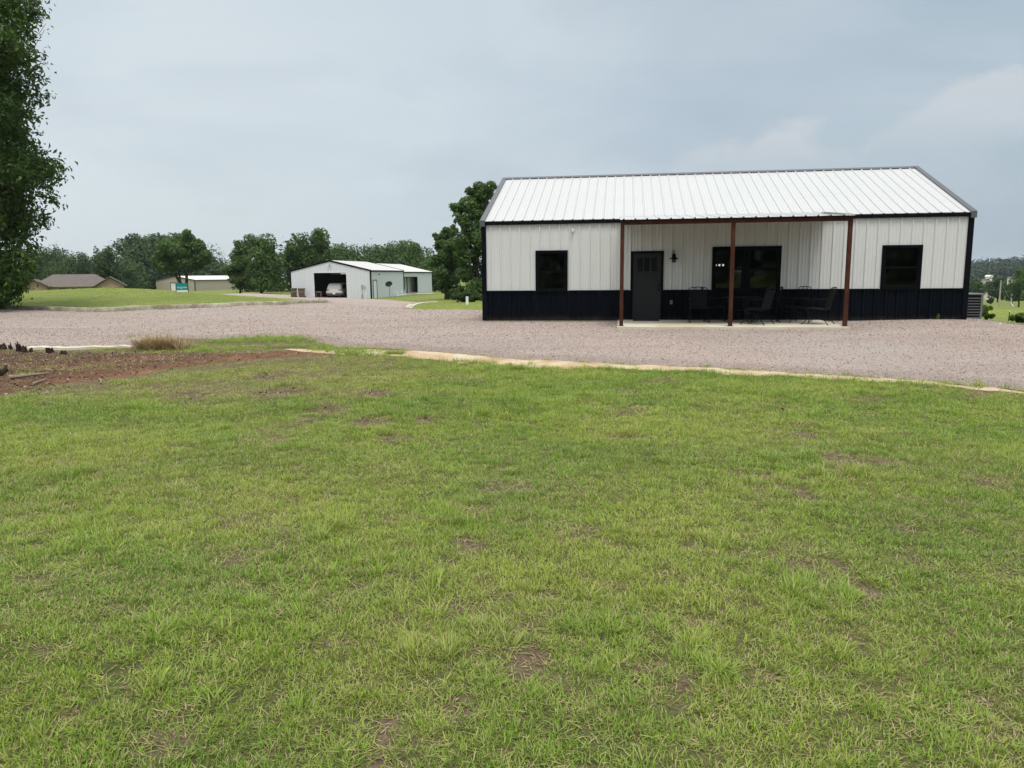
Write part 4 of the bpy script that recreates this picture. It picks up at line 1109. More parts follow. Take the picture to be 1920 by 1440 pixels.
def make_chair(spring, label, group):
    t_ = thing('patio_chair', label, 'chair', (0, 0, 0), 0, group)
    s_ = MB(); grid_panel(s_, smooth_path([(.27, 0, .40), (.22, 0, .425), (0, 0, .415), (-.2, 0, .40), (-.235, 0, .405)], 3) and [(p.x, p.z) for p in smooth_path([(.27, 0, .395), (.22, 0, .425), (0, 0, .415), (-.2, 0, .40), (-.235, 0, .41)], 3)], .245); s_.build('seat', M['mesh_seat'], t_)
    b_ = MB(); grid_panel(b_, [(p.x, p.z) for p in smooth_path([(-.235, 0, .425), (-.27, 0, .55), (-.32, 0, .75), (-.375, 0, .92)], 4)], .24, sag=-.03); b_.build('backrest', M['mesh_seat'], t_)
    f_ = MB()
    for sy in (-1, 1): f_.tube(smooth_path([(.26, sy * .25, .40), (0, sy * .25, .405), (-.22, sy * .25, .40), (-.27, sy * .25, .55), (-.33, sy * .25, .76), (-.385, sy * .25, .95)], 4), .011, 8)
    f_.tube([(.262, -.25, .40), (.262, .25, .40)], .011, 8); f_.tube([(-.22, -.25, .40), (-.22, .25, .40)], .010, 8)
    f_.build('frame', M['iron'], t_)
    c_ = MB()
    c_.tube(smooth_path([(-.385, -.25, .95), (-.395, -.17, .985), (-.395, -.08, .975), (-.40, 0, 1.0), (-.395, .08, .975), (-.395, .17, .985), (-.385, .25, .95)], 5), .011, 8)
    for sy in (-1, 1): c_.tube([(-.388 + 0, sy * (.09 + .035 * math.cos(a)), .955 + .035 * math.sin(a)) for a in np.linspace(0, 5.6, 14)], .007, 6)
    c_.build('scroll_crest', M['iron'], t_)
    for sy in (-1, 1):
        a_ = MB(); a_.tube(smooth_path([(-.30, sy * .255, .655), (-.15, sy * .275, .675), (.08, sy * .29, .67), (.22, sy * .29, .655), (.265, sy * .285, .60), (.25, sy * .275, .50), (.235, sy * .262, .41)], 5), .013, 8); a_.build('armrest', M['iron'], t_)
    if spring:
        for sy in (-1, 1):
            l_ = MB(); l_.tube([(.20 + (.052 - .0015 * i) * math.cos(.42 * i), sy * .235, .345 + (.052 - .0015 * i) * math.sin(.42 * i)) for i in range(26)], .010, 7); l_.build('spring_coil', M['iron'], t_)
            l_ = MB(); l_.tube(smooth_path([(.20, sy * .24, .40), (.10, sy * .245, .31), (.17, sy * .25, .2), (.25, sy * .262, .08), (.33, sy * .27, .012)], 5), .011, 8); l_.lathe([(.022, 0), (.022, .01), (.012, .018)], (.335, sy * .27, 0), 10); l_.build('leg', M['iron'], t_)
            l_ = MB(); l_.tube(smooth_path([(.16, sy * .24, .31), (.02, sy * .25, .285), (-.14, sy * .255, .22), (-.27, sy * .262, .11), (-.35, sy * .27, .012)], 5), .011, 8); l_.lathe([(.022, 0), (.022, .01), (.012, .018)], (-.355, sy * .27, 0), 10); l_.build('leg', M['iron'], t_)
            l_ = MB(); l_.tube(smooth_path([(.22, sy * .24, .30), (.13, sy * .245, .2), (-.03, sy * .25, .15), (-.15, sy * .25, .22)], 5), .008, 7); l_.build('leg_brace', M['iron'], t_)
    else:
        for sy in (-1, 1):
            for pts in ([(.245, sy * .25, .40), (.262, sy * .26, .2), (.27, sy * .268, .01)], [(-.22, sy * .25, .40), (-.25, sy * .26, .2), (-.30, sy * .268, .01)]):
                l_ = MB(); l_.tube(smooth_path(pts, 4), .012, 8); l_.lathe([(.022, 0), (.022, .01), (.012, .018)], (pts[-1][0], pts[-1][1], 0), 10); l_.build('leg', M['iron'], t_)
    return t_
GP = 'dark iron patio chairs on the porch'
c0 = make_chair(False, 'dark iron armchair facing out, left of the table', GP)
place(c0, 6.46, -1.18, .021, R(-90))
c1 = make_chair(True, 'dark iron spring chair right of the middle post, at the front of the table', GP)
place(c1, 7.93, -1.94, .021, R(142))
def again(src, label, u, v, rz):
    c = copy_tree(src); c['label'] = label; place(c, u, v, .021, rz); return c
again(c1, 'dark iron spring chair tucked behind the front one at the right of the table', 8.33, -1.05, R(176))
again(c1, 'outermost dark iron spring chair at the right end of the porch, turned to the table', 9.53, -1.85, R(148))
again(c1, 'dark iron spring chair by the wall behind the outermost chair', 9.10, -.85, R(-152))
again(c0, 'dark iron chair half hidden behind the middle post, on the wall side of the table', 6.98, -.62, R(-10))
tb_ = thing('patio_table', 'round dark iron table among the chairs behind the middle porch post', 'table'); place(tb_, 7.60, -1.22)
m = MB(); m.lathe([(.0, .700), (.50, .700), (.53, .694), (.535, .705), (.525, .716), (.50, .712), (.0, .712)], seg=36); m.build('table_top', M['iron'], tb_)
m = MB(); m.lathe([(.30, .35), (.312, .345), (.312, .357), (.30, .352)], seg=28); m.lathe([(.45, .685), (.465, .685), (.465, .699), (.45, .699)], seg=28); m.build('support_ring', M['iron'], tb_)
for k in range(4):
    a = R(25 + 90 * k); ca, sa = math.cos(a), math.sin(a)
    m = MB(); m.tube(smooth_path([(ca * .44, sa * .44, .69), (ca * .36, sa * .36, .55), (ca * .28, sa * .28, .36), (ca * .24, sa * .24, .2), (ca * .32, sa * .32, .07), (ca * .42, sa * .42, .012)], 5), .013, 8); m.build('leg', M['iron'], tb_)
# three-bulb lamp hanging inside the big window
pl_ = thing('pendant_lamp', 'black pendant lamp with three glowing bulbs seen through the wide porch window', 'pendant lamp'); place(pl_, 7.33, 1.6, 0)
m = MB(); m.tube([(0, 0, 1.95), (0, 0, BE - .105)], .01, 6); m.tube([(-.16, 0, 1.95), (.16, 0, 1.95)], .012, 6)
for dx in (-.115, 0, .115): m.tube([(dx, 0, 1.95), (dx, 0, 1.74)], .006, 6); m.lathe([(.012, .08), (.03, .05), (.03, .0)], (dx, 0, 1.69), 10)
m.build('lamp_frame', M['iron'], pl_)
for dx in (-.115, 0, .115):
    m = MB(); m.lathe([(.012, .045), (.028, .02), (.03, 0), (.02, -.026), (.006, -.032)], (dx, 0, 1.655), 12); m.build('bulb', M['bulb'], pl_)

# air conditioner in its slatted cabinet past the right corner
ac = thing('air_conditioner', 'grey slatted air conditioner standing beyond the right corner of the building', 'air conditioner'); place(ac, 14.73, 1.90, -.03)
m = MB(); m.box(-.36, .36, -.36, .36, .03, .70); m.build('coil_core', M['grille_dark'], ac)
m = MB(); m.box(-.40, .40, -.40, .40, .715, .76); m.build('top_cover', M['grille_grey'], ac, bevel=.008)
m = MB(); m.box(-.40, .40, -.40, .40, -.01, .03); m.build('base_pan', M['grille_grey'], ac, bevel=.005)
for sx in (-1, 1):
    for sy in (-1, 1):
        m = MB(); m.box(sx * .37 - .03, sx * .37 + .03, sy * .37 - .03, sy * .37 + .03, .03, .715); m.build('corner_post', M['grille_grey'], ac, bevel=.005)
for k in range(7):
    z = .095 + k * .085
    m = MB(); m.box(-.345, .345, -.395, -.375, z, z + .022); m.box(-.345, .345, .375, .395, z, z + .022); m.box(.375, .395, -.345, .345, z, z + .022); m.box(-.395, -.375, -.345, .345, z, z + .022); m.build('slat', M['grille_grey'], ac)

# ------------------------------------------------------------------ far garage
GX0, GY0, GZ0, GYAW = -25.9, 87.9, -1.08, -.15
GWD, GEV, GRS, G1, G2 = 9.75, 3.28, 1.15, 13.0, 28.0
gar = thing('metal_garage', 'pale metal garage with a wide open door at the end of the drive', 'garage', (GX0, GY0, GZ0), GYAW)
GS = GRS / (GWD / 2)
gtop = lambda u: GEV + GS * min(u, GWD - u)
GD = (2.85, 6.85, 0, 3.02)
m = MB()                                                 # gable front: ribbed, cut by the door, top follows the roof
per = .405
def gable_strip(m, u0, u1, k0f, k1f, y, ny, h=.03):
    us = []; k = math.floor(u0 / per)
    while k * per < u1:
        for (a, hh) in ((0, 0), (.03, h), (.07, h), (.10, 0)):
            u = k * per + a
            if u0 < u < u1: us.append((u, hh))
        k += 1
    us = [(u0, 0)] + us + [(u1, 0)]
    n = len(m.v)
    for (u, hh) in us: m.v += [(u, y + ny * hh, k0f(u)), (u, y + ny * hh, k1f(u))]
    for i in range(len(us) - 1): m.f.append((n + 2 * i, n + 2 * i + 2, n + 2 * i + 3, n + 2 * i + 1))
z0f = lambda u: 0.0
for (a, b, f0, f1) in ((0, GD[0], z0f, gtop), (GD[0], GWD / 2, lambda u: GD[3], gtop), (GWD / 2, GD[1], lambda u: GD[3], gtop), (GD[1], GWD, z0f, gtop)): gable_strip(m, a, b, f0, f1, 0, -1)
m.build('gable_wall', M['garage_white'], gar, smooth=False)
m = MB()
corr(m, Vector((GWD, 0, 0)), Y, Z, X, 0, G1, 0, GEV, period=.405); corr(m, Vector((0, 0, 0)), Y, Z, -X, 0, G2, 0, GEV, period=.405)
bay = (G1 + .35, G1 + 6.6, 0, 2.35)
for (a, b, p, q) in wall_regions(G2, [bay, (0, G1 + .02, -1, 9)], 0.22, GEV - .14): corr(m, Vector((GWD, 0, 0)), Y, Z, X, a, b, p, q, period=.405)
m.build('side_wall', M['garage_white'], gar, smooth=False, fixn=False)
m = MB(); m.v += [(0, G2, 0), (GWD, G2, 0), (GWD, G2, GEV - .14), (GWD / 2, G2, GEV + GRS - .14), (0, G2, GEV - .14)]; m.f.append((0, 1, 2, 3, 4)); m.build('rear_wall', M['garage_white'], gar, smooth=False)
gl = math.hypot(GWD / 2 + .1, GS * (GWD / 2 + .1)); ra = Vector((1, 0, GS)).normalized(); rb = Vector((-1, 0, GS)).normalized()
m = MB()
for (dz, a, b) in ((.02, -.05, G1), (-.13, G1 + .02, G2 + .1)):
    corr(m, Vector((-.1, 0, GEV + dz - .1 * GS)), Y, ra, Vector((-GS, 0, 1)).normalized(), a, b, 0, gl, period=.405); corr(m, Vector((GWD + .1, 0, GEV + dz - .1 * GS)), Y, rb, Vector((GS, 0, 1)).normalized(), a, b, 0, gl, period=.405)
m.build('roof', M['roof_white'], gar, smooth=False, fixn=False)
for sgn in (0, 1):
    for (yy, dz) in ((-.07, 0.0), (G1 - .03, 0.02)):
        m = MB(); f = lambda u: u if sgn == 0 else GWD - u
        m.prism([(f(-.12), GEV - .03 * 4 + dz - .02), (f(GWD / 2), GEV + GRS - .12 + dz), (f(GWD / 2), GEV + GRS + .075 + dz), (f(-.12), GEV + .055 + dz - .02)], 'y', yy, yy + .06); m.build('rake_trim', M['trim_black'], gar)
m = MB(); m.box(GWD + .035, GWD + .075, .08, G1, GEV - .17, GEV - .0); m.box(GWD + .035, GWD + .075, G1 + .05, G2, GEV - .31, GEV - .15); m.build('eave_trim', M['trim_black'], gar)
for (xa, xb, ya, yb, z0_, zt) in ((GWD - .06, GWD + .09, -.06, .1, 0, GEV - .12), (-.06, .06, -.05, .1, 0, GEV - .12), (GWD + .035, GWD + .075, G1 - .06, G1 + .08, .1, GEV - .2), (GWD - .03, GWD + .06, G2 - .1, G2 + .04, 0, GEV - .3)):
    m = MB(); m.box(xa, xb, ya, yb, z0_, zt); m.build('corner_trim', M['trim_black'], gar)
m = MB(); m.box(GD[0] - .06, GD[0], -.04, .12, 0, GD[3] + .06); m.box(GD[1], GD[1] + .06, -.04, .12, 0, GD[3] + .06); m.box(GD[0], GD[1], -.04, .12, GD[3], GD[3] + .06); m.build('door_surround', M['white_plastic'], gar)
m = MB(); m.box(bay[0] - .1, bay[0], GD[0] * 0 - .0, .0, 0, 0)
m = MB()
for (a, b, p, q) in ((bay[0] - .10, bay[0], .22, bay[3] + .1), (bay[1], bay[1] + .14, .22, bay[3] + .1), (bay[0], bay[1], bay[3], bay[3] + .1)): m.box(GWD - .02, GWD + .05, a, b, p, q)
m.build('bay_trim', M['trim_black'], gar)
m = MB(); corr(m, Vector((GWD - 1.1, 0, 0)), Y, Z, X, G1 + .1, G2 - 6, .22, 3.0, period=.405); m.build('bay_back_wall', M['wall_white'], gar, smooth=False, fixn=False)
m = MB(); m.box(GWD - .65, GWD - .55, G1 + 3.6, G1 + 3.75, .22, 3.0); m.build('bay_post', M['trim_black'], gar)
m = MB(); m.box(.05, GWD - .05, .15, G1 - .1, -.25, .01); m.box(GWD - 1.2, GWD + .04, G1 + .1, G2, -.3, .215); m.build('foundation', M['concrete'], gar)
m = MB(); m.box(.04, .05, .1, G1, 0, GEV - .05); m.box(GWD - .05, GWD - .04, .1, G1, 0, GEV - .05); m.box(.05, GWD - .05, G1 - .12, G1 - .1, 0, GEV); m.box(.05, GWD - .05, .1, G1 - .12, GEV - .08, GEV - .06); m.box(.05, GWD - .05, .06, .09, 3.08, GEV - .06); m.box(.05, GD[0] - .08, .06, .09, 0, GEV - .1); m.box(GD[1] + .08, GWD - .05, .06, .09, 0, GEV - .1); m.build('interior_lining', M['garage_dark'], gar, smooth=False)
sd_ = MB(); sd_.box(GWD + .03, GWD + .055, .75, 1.95, .03, 2.08); sd_ = sd_.build('side_door', M['white_plastic'], gar)
m = MB(); m.box(GWD + .03, GWD + .075, .68, .75, .0, 2.15); m.box(GWD + .03, GWD + .075, 1.95, 2.09, .0, 2.15); m.box(GWD + .03, GWD + .075, .75, 1.95, 2.08, 2.15); m.build('door_frame', M['trim_black'], sd_)
m = MB(); m.box(GWD / 2 - .1, GWD / 2 + .1, -.1, -.031, 3.98, 4.06); m.lathe([(.03, .08), (.09, .0), (.08, -.03)], (GWD / 2 - .12, -.15, 3.9), 10); m.lathe([(.03, .08), (.09, .0), (.08, -.03)], (GWD / 2 + .12, -.15, 3.9), 10); m.build('floodlight', M['steel'], gar)
m = MB(); m.box(8.65, 8.85, -.14, -.031, 1.32, 1.62); m.box(9.0, 9.12, -.12, -.031, 1.25, 1.45); m.tube([(8.75, -.08, 1.32), (8.75, -.08, .05)], .025, 6); m.box(8.62, 8.72, -.12, -.031, .05, .5); m.build('meter_box', M['steel'], gar)
m = MB(); m.lathe([(.05, .1), (.09, 0), (.05, -.03)], (GWD + .12, 2.9, 2.75), 10); m.box(GWD + .031, GWD + .1, 2.85, 2.95, 2.75, 2.85); m.build('side_lamp', M['iron'], gar)
for (a, b, mt) in ((4.55, 5.75, 'outlet'), (5.80, 6.85, 'tube_light')):
    m = MB(); m.box(a, b, .9, 1.0, 2.86, 2.93); o = m.build('strip_light', M[mt], gar)
def G2W(u, v, k=0.0):
    c, s = math.cos(GYAW), math.sin(GYAW); return (GX0 + u * c - v * s, GY0 + u * s + v * c, GZ0 + k)
# things at the garage
def cart(label, u, v, rz):
    t_ = thing('wheeled_bin', label, 'bin', G2W(u, v, .0), GYAW + rz, 'brown bins by the garage'); t_.location.z = Hs(t_.location.x, t_.location.y) + .05
    m = MB(); rings = []
    for (z, w, d_) in ((.0, .25, .26), (.1, .255, .27), (.60, .30, .33), (.62, .315, .345), (.70, .315, .345), (.72, .305, .335), (1.0, .325, .37), (1.03, .345, .39)):
        rings.append([Vector((sx * w, sy * d_, z)) for sx, sy in ((-1, -.8), (-.85, -1), (.85, -1), (1, -.8), (1, .8), (.85, 1), (-.85, 1), (-1, .8))])
    m.loft(rings); b_ = m.build('body', M['bin_brown'], t_)
    m = MB(); m.box(-.20, .20, -.385, -.335, .86, .90); m.box(-.16, .16, -.35, -.29, .20, .50); m.build('front_recess', M['bin_dark'], b_)
    m = MB(); m.loft([[Vector((sx * w, sy * d_ - .01, z)) for sx, sy in ((-1, -1), (1, -1), (1, 1), (-1, 1))] for (z, w, d_) in ((1.035, .36, .41), (1.06, .36, .41), (1.11, .29, .33))]); m.build('lid', M['bin_dark'], t_)
    for sx in (-1, 1):
        m = MB(); m.lathe([(.05, -.035), (.13, -.03), (.13, .03), (.05, .035)], M=Matrix.Translation((sx * .31, .30, .125)) @ Matrix.Rotation(R(90), 4, 'Y'), seg=16); m.build('wheel', M['rubber'], t_)
    m = MB(); m.tube([(-.26, .42, .98), (-.26, .46, 1.0), (.26, .46, 1.0), (.26, .42, .98)], .018, 6); m.build('handle', M['bin_dark'], t_)
cart('brown wheeled bin at the garage corner, the left one of the pair', .72, -.9, .5)
cart('brown wheeled bin between its twin and the open garage door', 1.66, -.9, .12)
# white car parked in the garage, seen from behind
car = thing('parked_car', 'white car parked tail out inside the dark open garage', 'car', G2W(4.95, .75, .02), GYAW + R(5))
def ring_car(y, zb, zt, wb, wt, zm=None):
    zm = zb + (zt - zb) * .45 if zm is None else zm
    w = max(wb, wt)
    half = [(wb * .80, zb), (wb * .97, zb + .1), (w, zm), (wt * .985, zt - .07), (wt * .90, zt)]
    return [Vector((x, y, z)) for x, z in half] + [Vector((-x, y, z)) for x, z in half[::-1]]
m = MB(); m.loft([ring_car(*r_) for r_ in ((.0, .42, 1.00, .86, .84), (.06, .36, 1.06, .95, .92), (.35, .30, 1.10, .995, .955), (1.2, .26, 1.10, 1.0, .965), (2.6, .26, 1.08, 1.0, .965), (3.7, .28, 1.03, .99, .94), (4.5, .32, .96, .95, .89), (4.95, .40, .82, .80, .72))]); m.build('body', M['car_white'], car, angle=50)
m = MB()
def rg(y, z0_, z1_, w0, w1): return [Vector((w0, y, z0_)), Vector((w1 * 1.0, y, z1_ - .09)), Vector((w1 * .86, y, z1_)), Vector((-w1 * .86, y, z1_)), Vector((-w1, y, z1_ - .09)), Vector((-w0, y, z0_))]
m.loft([rg(.10, 1.03, 1.35, .90, .80), rg(.30, 1.04, 1.66, .92, .76), rg(.6, 1.06, 1.76, .93, .75), rg(1.6, 1.06, 1.79, .94, .76), rg(2.5, 1.06, 1.74, .94, .75), rg(3.45, 1.02, 1.10, .92, .85)]); m.build('cabin', M['car_white'], car, angle=50)
m = MB(); q = [(-.72, .16, 1.12), (.72, .16, 1.12), (.58, .36, 1.62), (-.58, .36, 1.62)]; n_ = Vector((0, -1, .35)).normalized()
pr = [Vector(p_) + Vector((0, -.06, 0)) for p_ in q]; m.loft([[p_ for p_ in pr], [p_ + Vector((0, .10, 0)) for p_ in pr]]); m.build('rear_window', M['car_glass'], car)
for sx in (-1, 1):
    m = MB(); pr = [Vector((sx * .925, .42, 1.13)), Vector((sx * .945, 2.9, 1.13)), Vector((sx * .80, 2.3, 1.62)), Vector((sx * .795, .70, 1.64))]; m.loft([pr, [p_ + Vector((sx * .02, 0, 0)) for p_ in pr]]); m.build('side_window', M['car_glass'], car)
    m = MB(); pr = [Vector((sx * .56, -.045, .96)), Vector((sx * .93, .0, .93)), Vector((sx * .96, .10, 1.03)), Vector((sx * .88, -.01, 1.09)), Vector((sx * .62, -.04, 1.05))]; m.loft([pr, [p_ + Vector((-sx * .02, .12, 0)) for p_ in pr]]); m.build('tail_light', M['tail_red'], car)
    for y in (.95, 3.85):
        w_ = MB(); T = Matrix.Translation((sx * .90, y, .36)) @ Matrix.Rotation(R(90), 4, 'Y'); w_.lathe([(.22, -.11), (.34, -.11), (.365, -.07), (.365, .07), (.34, .11), (.22, .11)], M=T, seg=24); w_ = w_.build('wheel', M['rubber'], car)
        m = MB(); m.lathe([(.05, -.115), (.22, -.108), (.23, .0), (.22, .108), (.05, .115)], M=T, seg=20); m.build('rim', M['steel'], w_)
m = MB(); m.loft([ring_car(-.05, .34, .62, .80, .86), ring_car(.0, .30, .64, .95, .955), ring_car(.45, .28, .62, 1.005, 1.003)]); m.build('bumper', M['car_grey'], car)
m = MB(); m.box(-.16, .16, -.075, -.055, .50, .66); m.build('licence_plate', M['white_plastic'], car, bevel=.004)
m = MB(); m.box(-.55, .55, .20, .36, 1.70, 1.73); m.build('spoiler', M['car_white'], car)
tbl = thing('workbench', 'small pale table just inside the garage door, left of the car', 'table', G2W(3.12, .7, .01), GYAW)
m = MB(); m.box(-.27, .27, -.25, .25, .80, .84); m.box(-.24, .24, -.22, .22, .72, .80); m.build('table_top', M['wood_old'], tbl)
for sx in (-1, 1):
    for sy in (-1, 1): m = MB(); m.box(sx * .235 - .025, sx * .235 + .025, sy * .21 - .025, sy * .21 + .025, 0, .80); m.build('leg', M['wood_old'], tbl)
dish = thing('satellite_dish', 'dark oval satellite dish on a thin pole against the garage side wall', 'satellite dish', G2W(10.9, 3.4, 0), 0); dish.location.z = Hs(dish.location.x, dish.location.y)
m = MB(); m.tube([(0, 0, -.1), (0, 0, 1.42)], .035, 8); m.build('pole', M['steel'], dish)
m = MB(); T = Matrix.Translation((.0, -.12, 1.58)) @ Matrix.Rotation(R(-18), 4, 'Z') @ Matrix.Rotation(R(62), 4, 'X') @ Matrix.Diagonal((.46, .36, 1, 1)); m.lathe([(0, .0), (.5, .04), (.9, .12), (1, .16), (1, .14), (.9, .10), (.5, .02), (.01, -.02)], M=T, seg=28); m.build('reflector', M['dish_grey'], dish)
m = MB(); m.tube(smooth_path([(0, -.05, 1.36), (.03, -.3, 1.28), (.06, -.55, 1.40)], 4), .02, 6); m.box(.02, .10, -.60, -.53, 1.38, 1.46); m.build('feed_arm', M['iron'], dish)
m = MB()
for v_ in (8.2, 10.6): 
    m.tube(smooth_path([(GWD + .6, v_, .0), (GWD + .6, v_, .45), (GWD + .5, v_ - .05, .55), (GWD + .35, v_ - .1, .50)], 4), .05, 8)
m.tube([(GWD + .5, 8.2, .12), (GWD + .45, 12.4, .14), (GWD + .18, 12.9, .25), (GWD + .18, 12.9, .75)], .05, 8)
o = m.build('drain_pipe', M['white_plastic'], None); o.location = (GX0, GY0, GZ0); o.rotation_euler = (0, 0, GYAW); tag(o, 'white plastic pipes running low along the garage side wall', 'pipe')
m = MB(); m.box(-.14, .14, -1.2, 1.2, 0, .1); o = m.build('plank', M['white_plastic'], None); o.location = G2W(11.4, 17.5, .1); o.rotation_euler = (0, 0, GYAW - R(60)); tag(o, 'white board lying on the ground before the garage bay', 'plank')

# ------------------------------------------------------------------ house and beige building beyond the rise
M['fascia'] = paint('tan_fascia', (.34, .29, .23), .7)
hz_ = -2.3
_ho = at(137, 534.5, 138)
hs = thing('brick_house', 'low brick house with a grey hipped roof behind the grassy rise', 'house', (_ho.x, 138, hz_), R(26))
ev = 2.42
GABS = ((3.4, 8.9, -2.2, 1.72), (-8.2, -3.5, -1.9, 1.3))
m = MB(); m.box(-6.3, 6.4, 0, 9, 0, ev)
for (xa, xb, ya, rise) in GABS:
    m.box(xa + .5, xb - .5, ya + .4, -.001, 0, ev - .02); m.prism([(xa + .5, ev - .02), (xb - .5, ev - .02), ((xa + xb) / 2, ev + rise - .28)], 'y', ya + .4, ya + .5)
m.build('brick_wall', M['brick'], hs, smooth=False)
m = MB(); x0_, x1_, y0_, y1_, ze, hx, rs_ = -6.8, 6.9, -.6, 9.6, ev + .02, 3.4, 2.15; ym = (y0_ + y1_) / 2
m.add([(x0_, y0_, ze), (x1_, y0_, ze), (x1_, y1_, ze), (x0_, y1_, ze), (x0_ + hx, ym, ze + rs_), (x1_ - hx, ym, ze + rs_)], [(0, 1, 5, 4), (1, 2, 5), (2, 3, 4, 5), (3, 0, 4), (3, 2, 1, 0)])
for (xa, xb, ya, rise) in GABS:
    xm = (xa + xb) / 2
    m.add([(xa, ya, ev - .02), (xm, ya, ev + rise), (xm, 4, ev + rise), (xa, 4, ev - .02)], [(0, 1, 2, 3)]); m.add([(xb, ya, ev - .02), (xm, ya, ev + rise), (xm, 4, ev + rise), (xb, 4, ev - .02)], [(3, 2, 1, 0)])
m.build('roof', M['shingle'], hs, smooth=False, fixn=False)
m = MB()
for (xa, xb, ya, rise) in GABS:
    xm = (xa + xb) / 2; ya -= .03
    m.bar((xa, ya, ev - .09), (xm, ya, ev + rise - .07), .05, .13, (0, 1, 0)); m.bar((xm, ya, ev + rise - .07), (xb, ya, ev - .09), .05, .13, (0, 1, 0))
m.box(-3.4, 3.3, -.66, -.61, ev - .10, ev + .03); m.build('fascia', M['fascia'], hs)
for xa in (-1.8, .2, 2.2, 5.3, 7.0):
    yy = -1.83 if xa > 4 else -.03
    m = MB(); m.box(xa - .5, xa + .5, yy - .03, yy + .02, .9, 2.1); w_ = m.build('window', M['car_glass'], hs)
    m = MB(); m.box(xa - .56, xa + .56, yy - .05, yy - .031, 2.1, 2.16); m.box(xa - .56, xa + .56, yy - .05, yy - .031, .84, .9); m.build('frame', M['beige_roof'], w_)
bx_, by_ = at(366, 543, 200).x, 200.0
bz_ = Hs(bx_, by_) - .25
bg_ = thing('beige_outbuilding', 'beige metal outbuilding with a white roller door behind the forked tree', 'outbuilding', (bx_, by_, bz_), 0)
bw, bl_, be = 15.2, 21.5, at(366, 524.8, 200).z - bz_
fd = Vector((-.895, .446, 0)); sdv = Vector((.446, .895, 0)); bris = 1.05
def BQ(a, b, z): return fd * a + sdv * b + Vector((0, 0, z))
m = MB(); m.add([BQ(0, 0, 0), BQ(bw, 0, 0), BQ(bw, 0, be), BQ(bw / 2, 0, be + bris), BQ(0, 0, be)], [(0, 1, 2, 3, 4)]); m.build('gable_wall', M['beige'], bg_, smooth=False, fixn=False)
m = MB(); m.add([BQ(0, 0, 0), BQ(0, bl_, 0), BQ(0, bl_, be), BQ(0, 0, be)], [(0, 1, 2, 3)]); m.add([BQ(bw, 0, 0), BQ(bw, bl_, 0), BQ(bw, bl_, be), BQ(bw, 0, be)], [(3, 2, 1, 0)]); m.add([BQ(0, bl_, 0), BQ(bw, bl_, 0), BQ(bw, bl_, be), BQ(bw / 2, bl_, be + bris), BQ(0, bl_, be)], [(4, 3, 2, 1, 0)]); m.build('side_wall', M['beige'], bg_, smooth=False, fixn=False)
m = MB(); m.add([BQ(-.15, -.15, be - .0), BQ(-.15, bl_ + .1, be), BQ(bw / 2, bl_ + .1, be + bris + .06), BQ(bw / 2, -.15, be + bris + .06)], [(0, 1, 2, 3)]); m.add([BQ(bw + .15, -.15, be), BQ(bw + .15, bl_ + .1, be), BQ(bw / 2, bl_ + .1, be + bris + .06), BQ(bw / 2, -.15, be + bris + .06)], [(3, 2, 1, 0)]); m.build('roof', M['beige_roof'], bg_, smooth=False, fixn=False)
m = MB(); m.bar(BQ(-.1, -.1, be - .05), BQ(bw / 2, -.1, be + bris - .02), .12, .2); m.bar(BQ(bw / 2, -.1, be + bris - .02), BQ(bw + .1, -.1, be - .05), .12, .2); m.bar(BQ(-.1, -.1, be - .08), BQ(-.1, bl_, be - .08), .12, .2); m.bar(BQ(-.03, -.03, 0), BQ(-.03, -.03, be - .15), .22, .22, (0, 1, 0)); m.build('trim', M['brown_trim'], bg_)
m = MB()
for (a0, a1) in ((5.0, 9.2),): m.add([BQ(a0, -.06, .05), BQ(a1, -.06, .05), BQ(a1, -.06, 2.35), BQ(a0, -.06, 2.35), BQ(a0, -.02, .05), BQ(a1, -.02, .05), BQ(a1, -.02, 2.35), BQ(a0, -.02, 2.35)], [(0, 1, 2, 3), (4, 5, 6, 7), (0, 1, 5, 4), (2, 3, 7, 6), (0, 3, 7, 4), (1, 2, 6, 5)])
rd = m.build('roller_door', M['white_plastic'], bg_, smooth=False)
m = MB()
for a0 in (4.9, 9.3): m.bar(BQ(a0, -.05, 0), BQ(a0, -.05, 2.45), .16, .14, (0, 1, 0))
m.bar(BQ(4.82, -.05, 2.43), BQ(9.38, -.05, 2.43), .14, .14); m.build('door_frame', M['brown_trim'], rd)
# teal yard sign on the rise
sx_, sy_ = gnd(342, 548.5); sw = 20.2 / FPX * sy_
sg_ = thing('yard_sign', 'teal yard sign with white lettering standing on the mown rise', 'sign', (sx_, sy_, Hs(sx_, sy_)), R(8))
zt_ = 16.2 / FPX * sy_
m = MB(); m.box(-sw / 2, sw / 2, -.015, .015, .16, zt_ + .04); m.build('sign_board', M['teal'], sg_, bevel=.004)
m = MB(); m.box(-sw / 2, sw / 2, -.017, .013, .03, .158); m.build('rider_panel', M['sign_white'], sg_, bevel=.003)
m = MB(); m.box(-sw / 2 - .04, -sw / 2 - .004, -.02, .02, -.2, zt_ + .03); m.box(sw / 2 + .004, sw / 2 + .04, -.02, .02, -.2, zt_ + .03); m.build('sign_leg', M['iron'], sg_)
cu = bpy.data.curves.new('sign_text', 'FONT'); cu.body = 'mcgraw'; cu.size = .24; cu.align_x = 'CENTER'; cu.extrude = .002
to = bpy.data.objects.new('tmp', cu); COL.objects.link(to); bpy.context.view_layer.update()
me = bpy.data.meshes.new_from_object(to.evaluated_get(bpy.context.evaluated_depsgraph_get())); bpy.data.objects.remove(to)
xs_ = [v.co.x for v in me.vertices]; sc_ = sw * .86 / (max(xs_) - min(xs_))
for v in me.vertices: v.co = Vector((v.co.x * sc_, -.019 - v.co.z, .30 + v.co.y * sc_))
link('lettering', me, M['sign_white'], sg_)
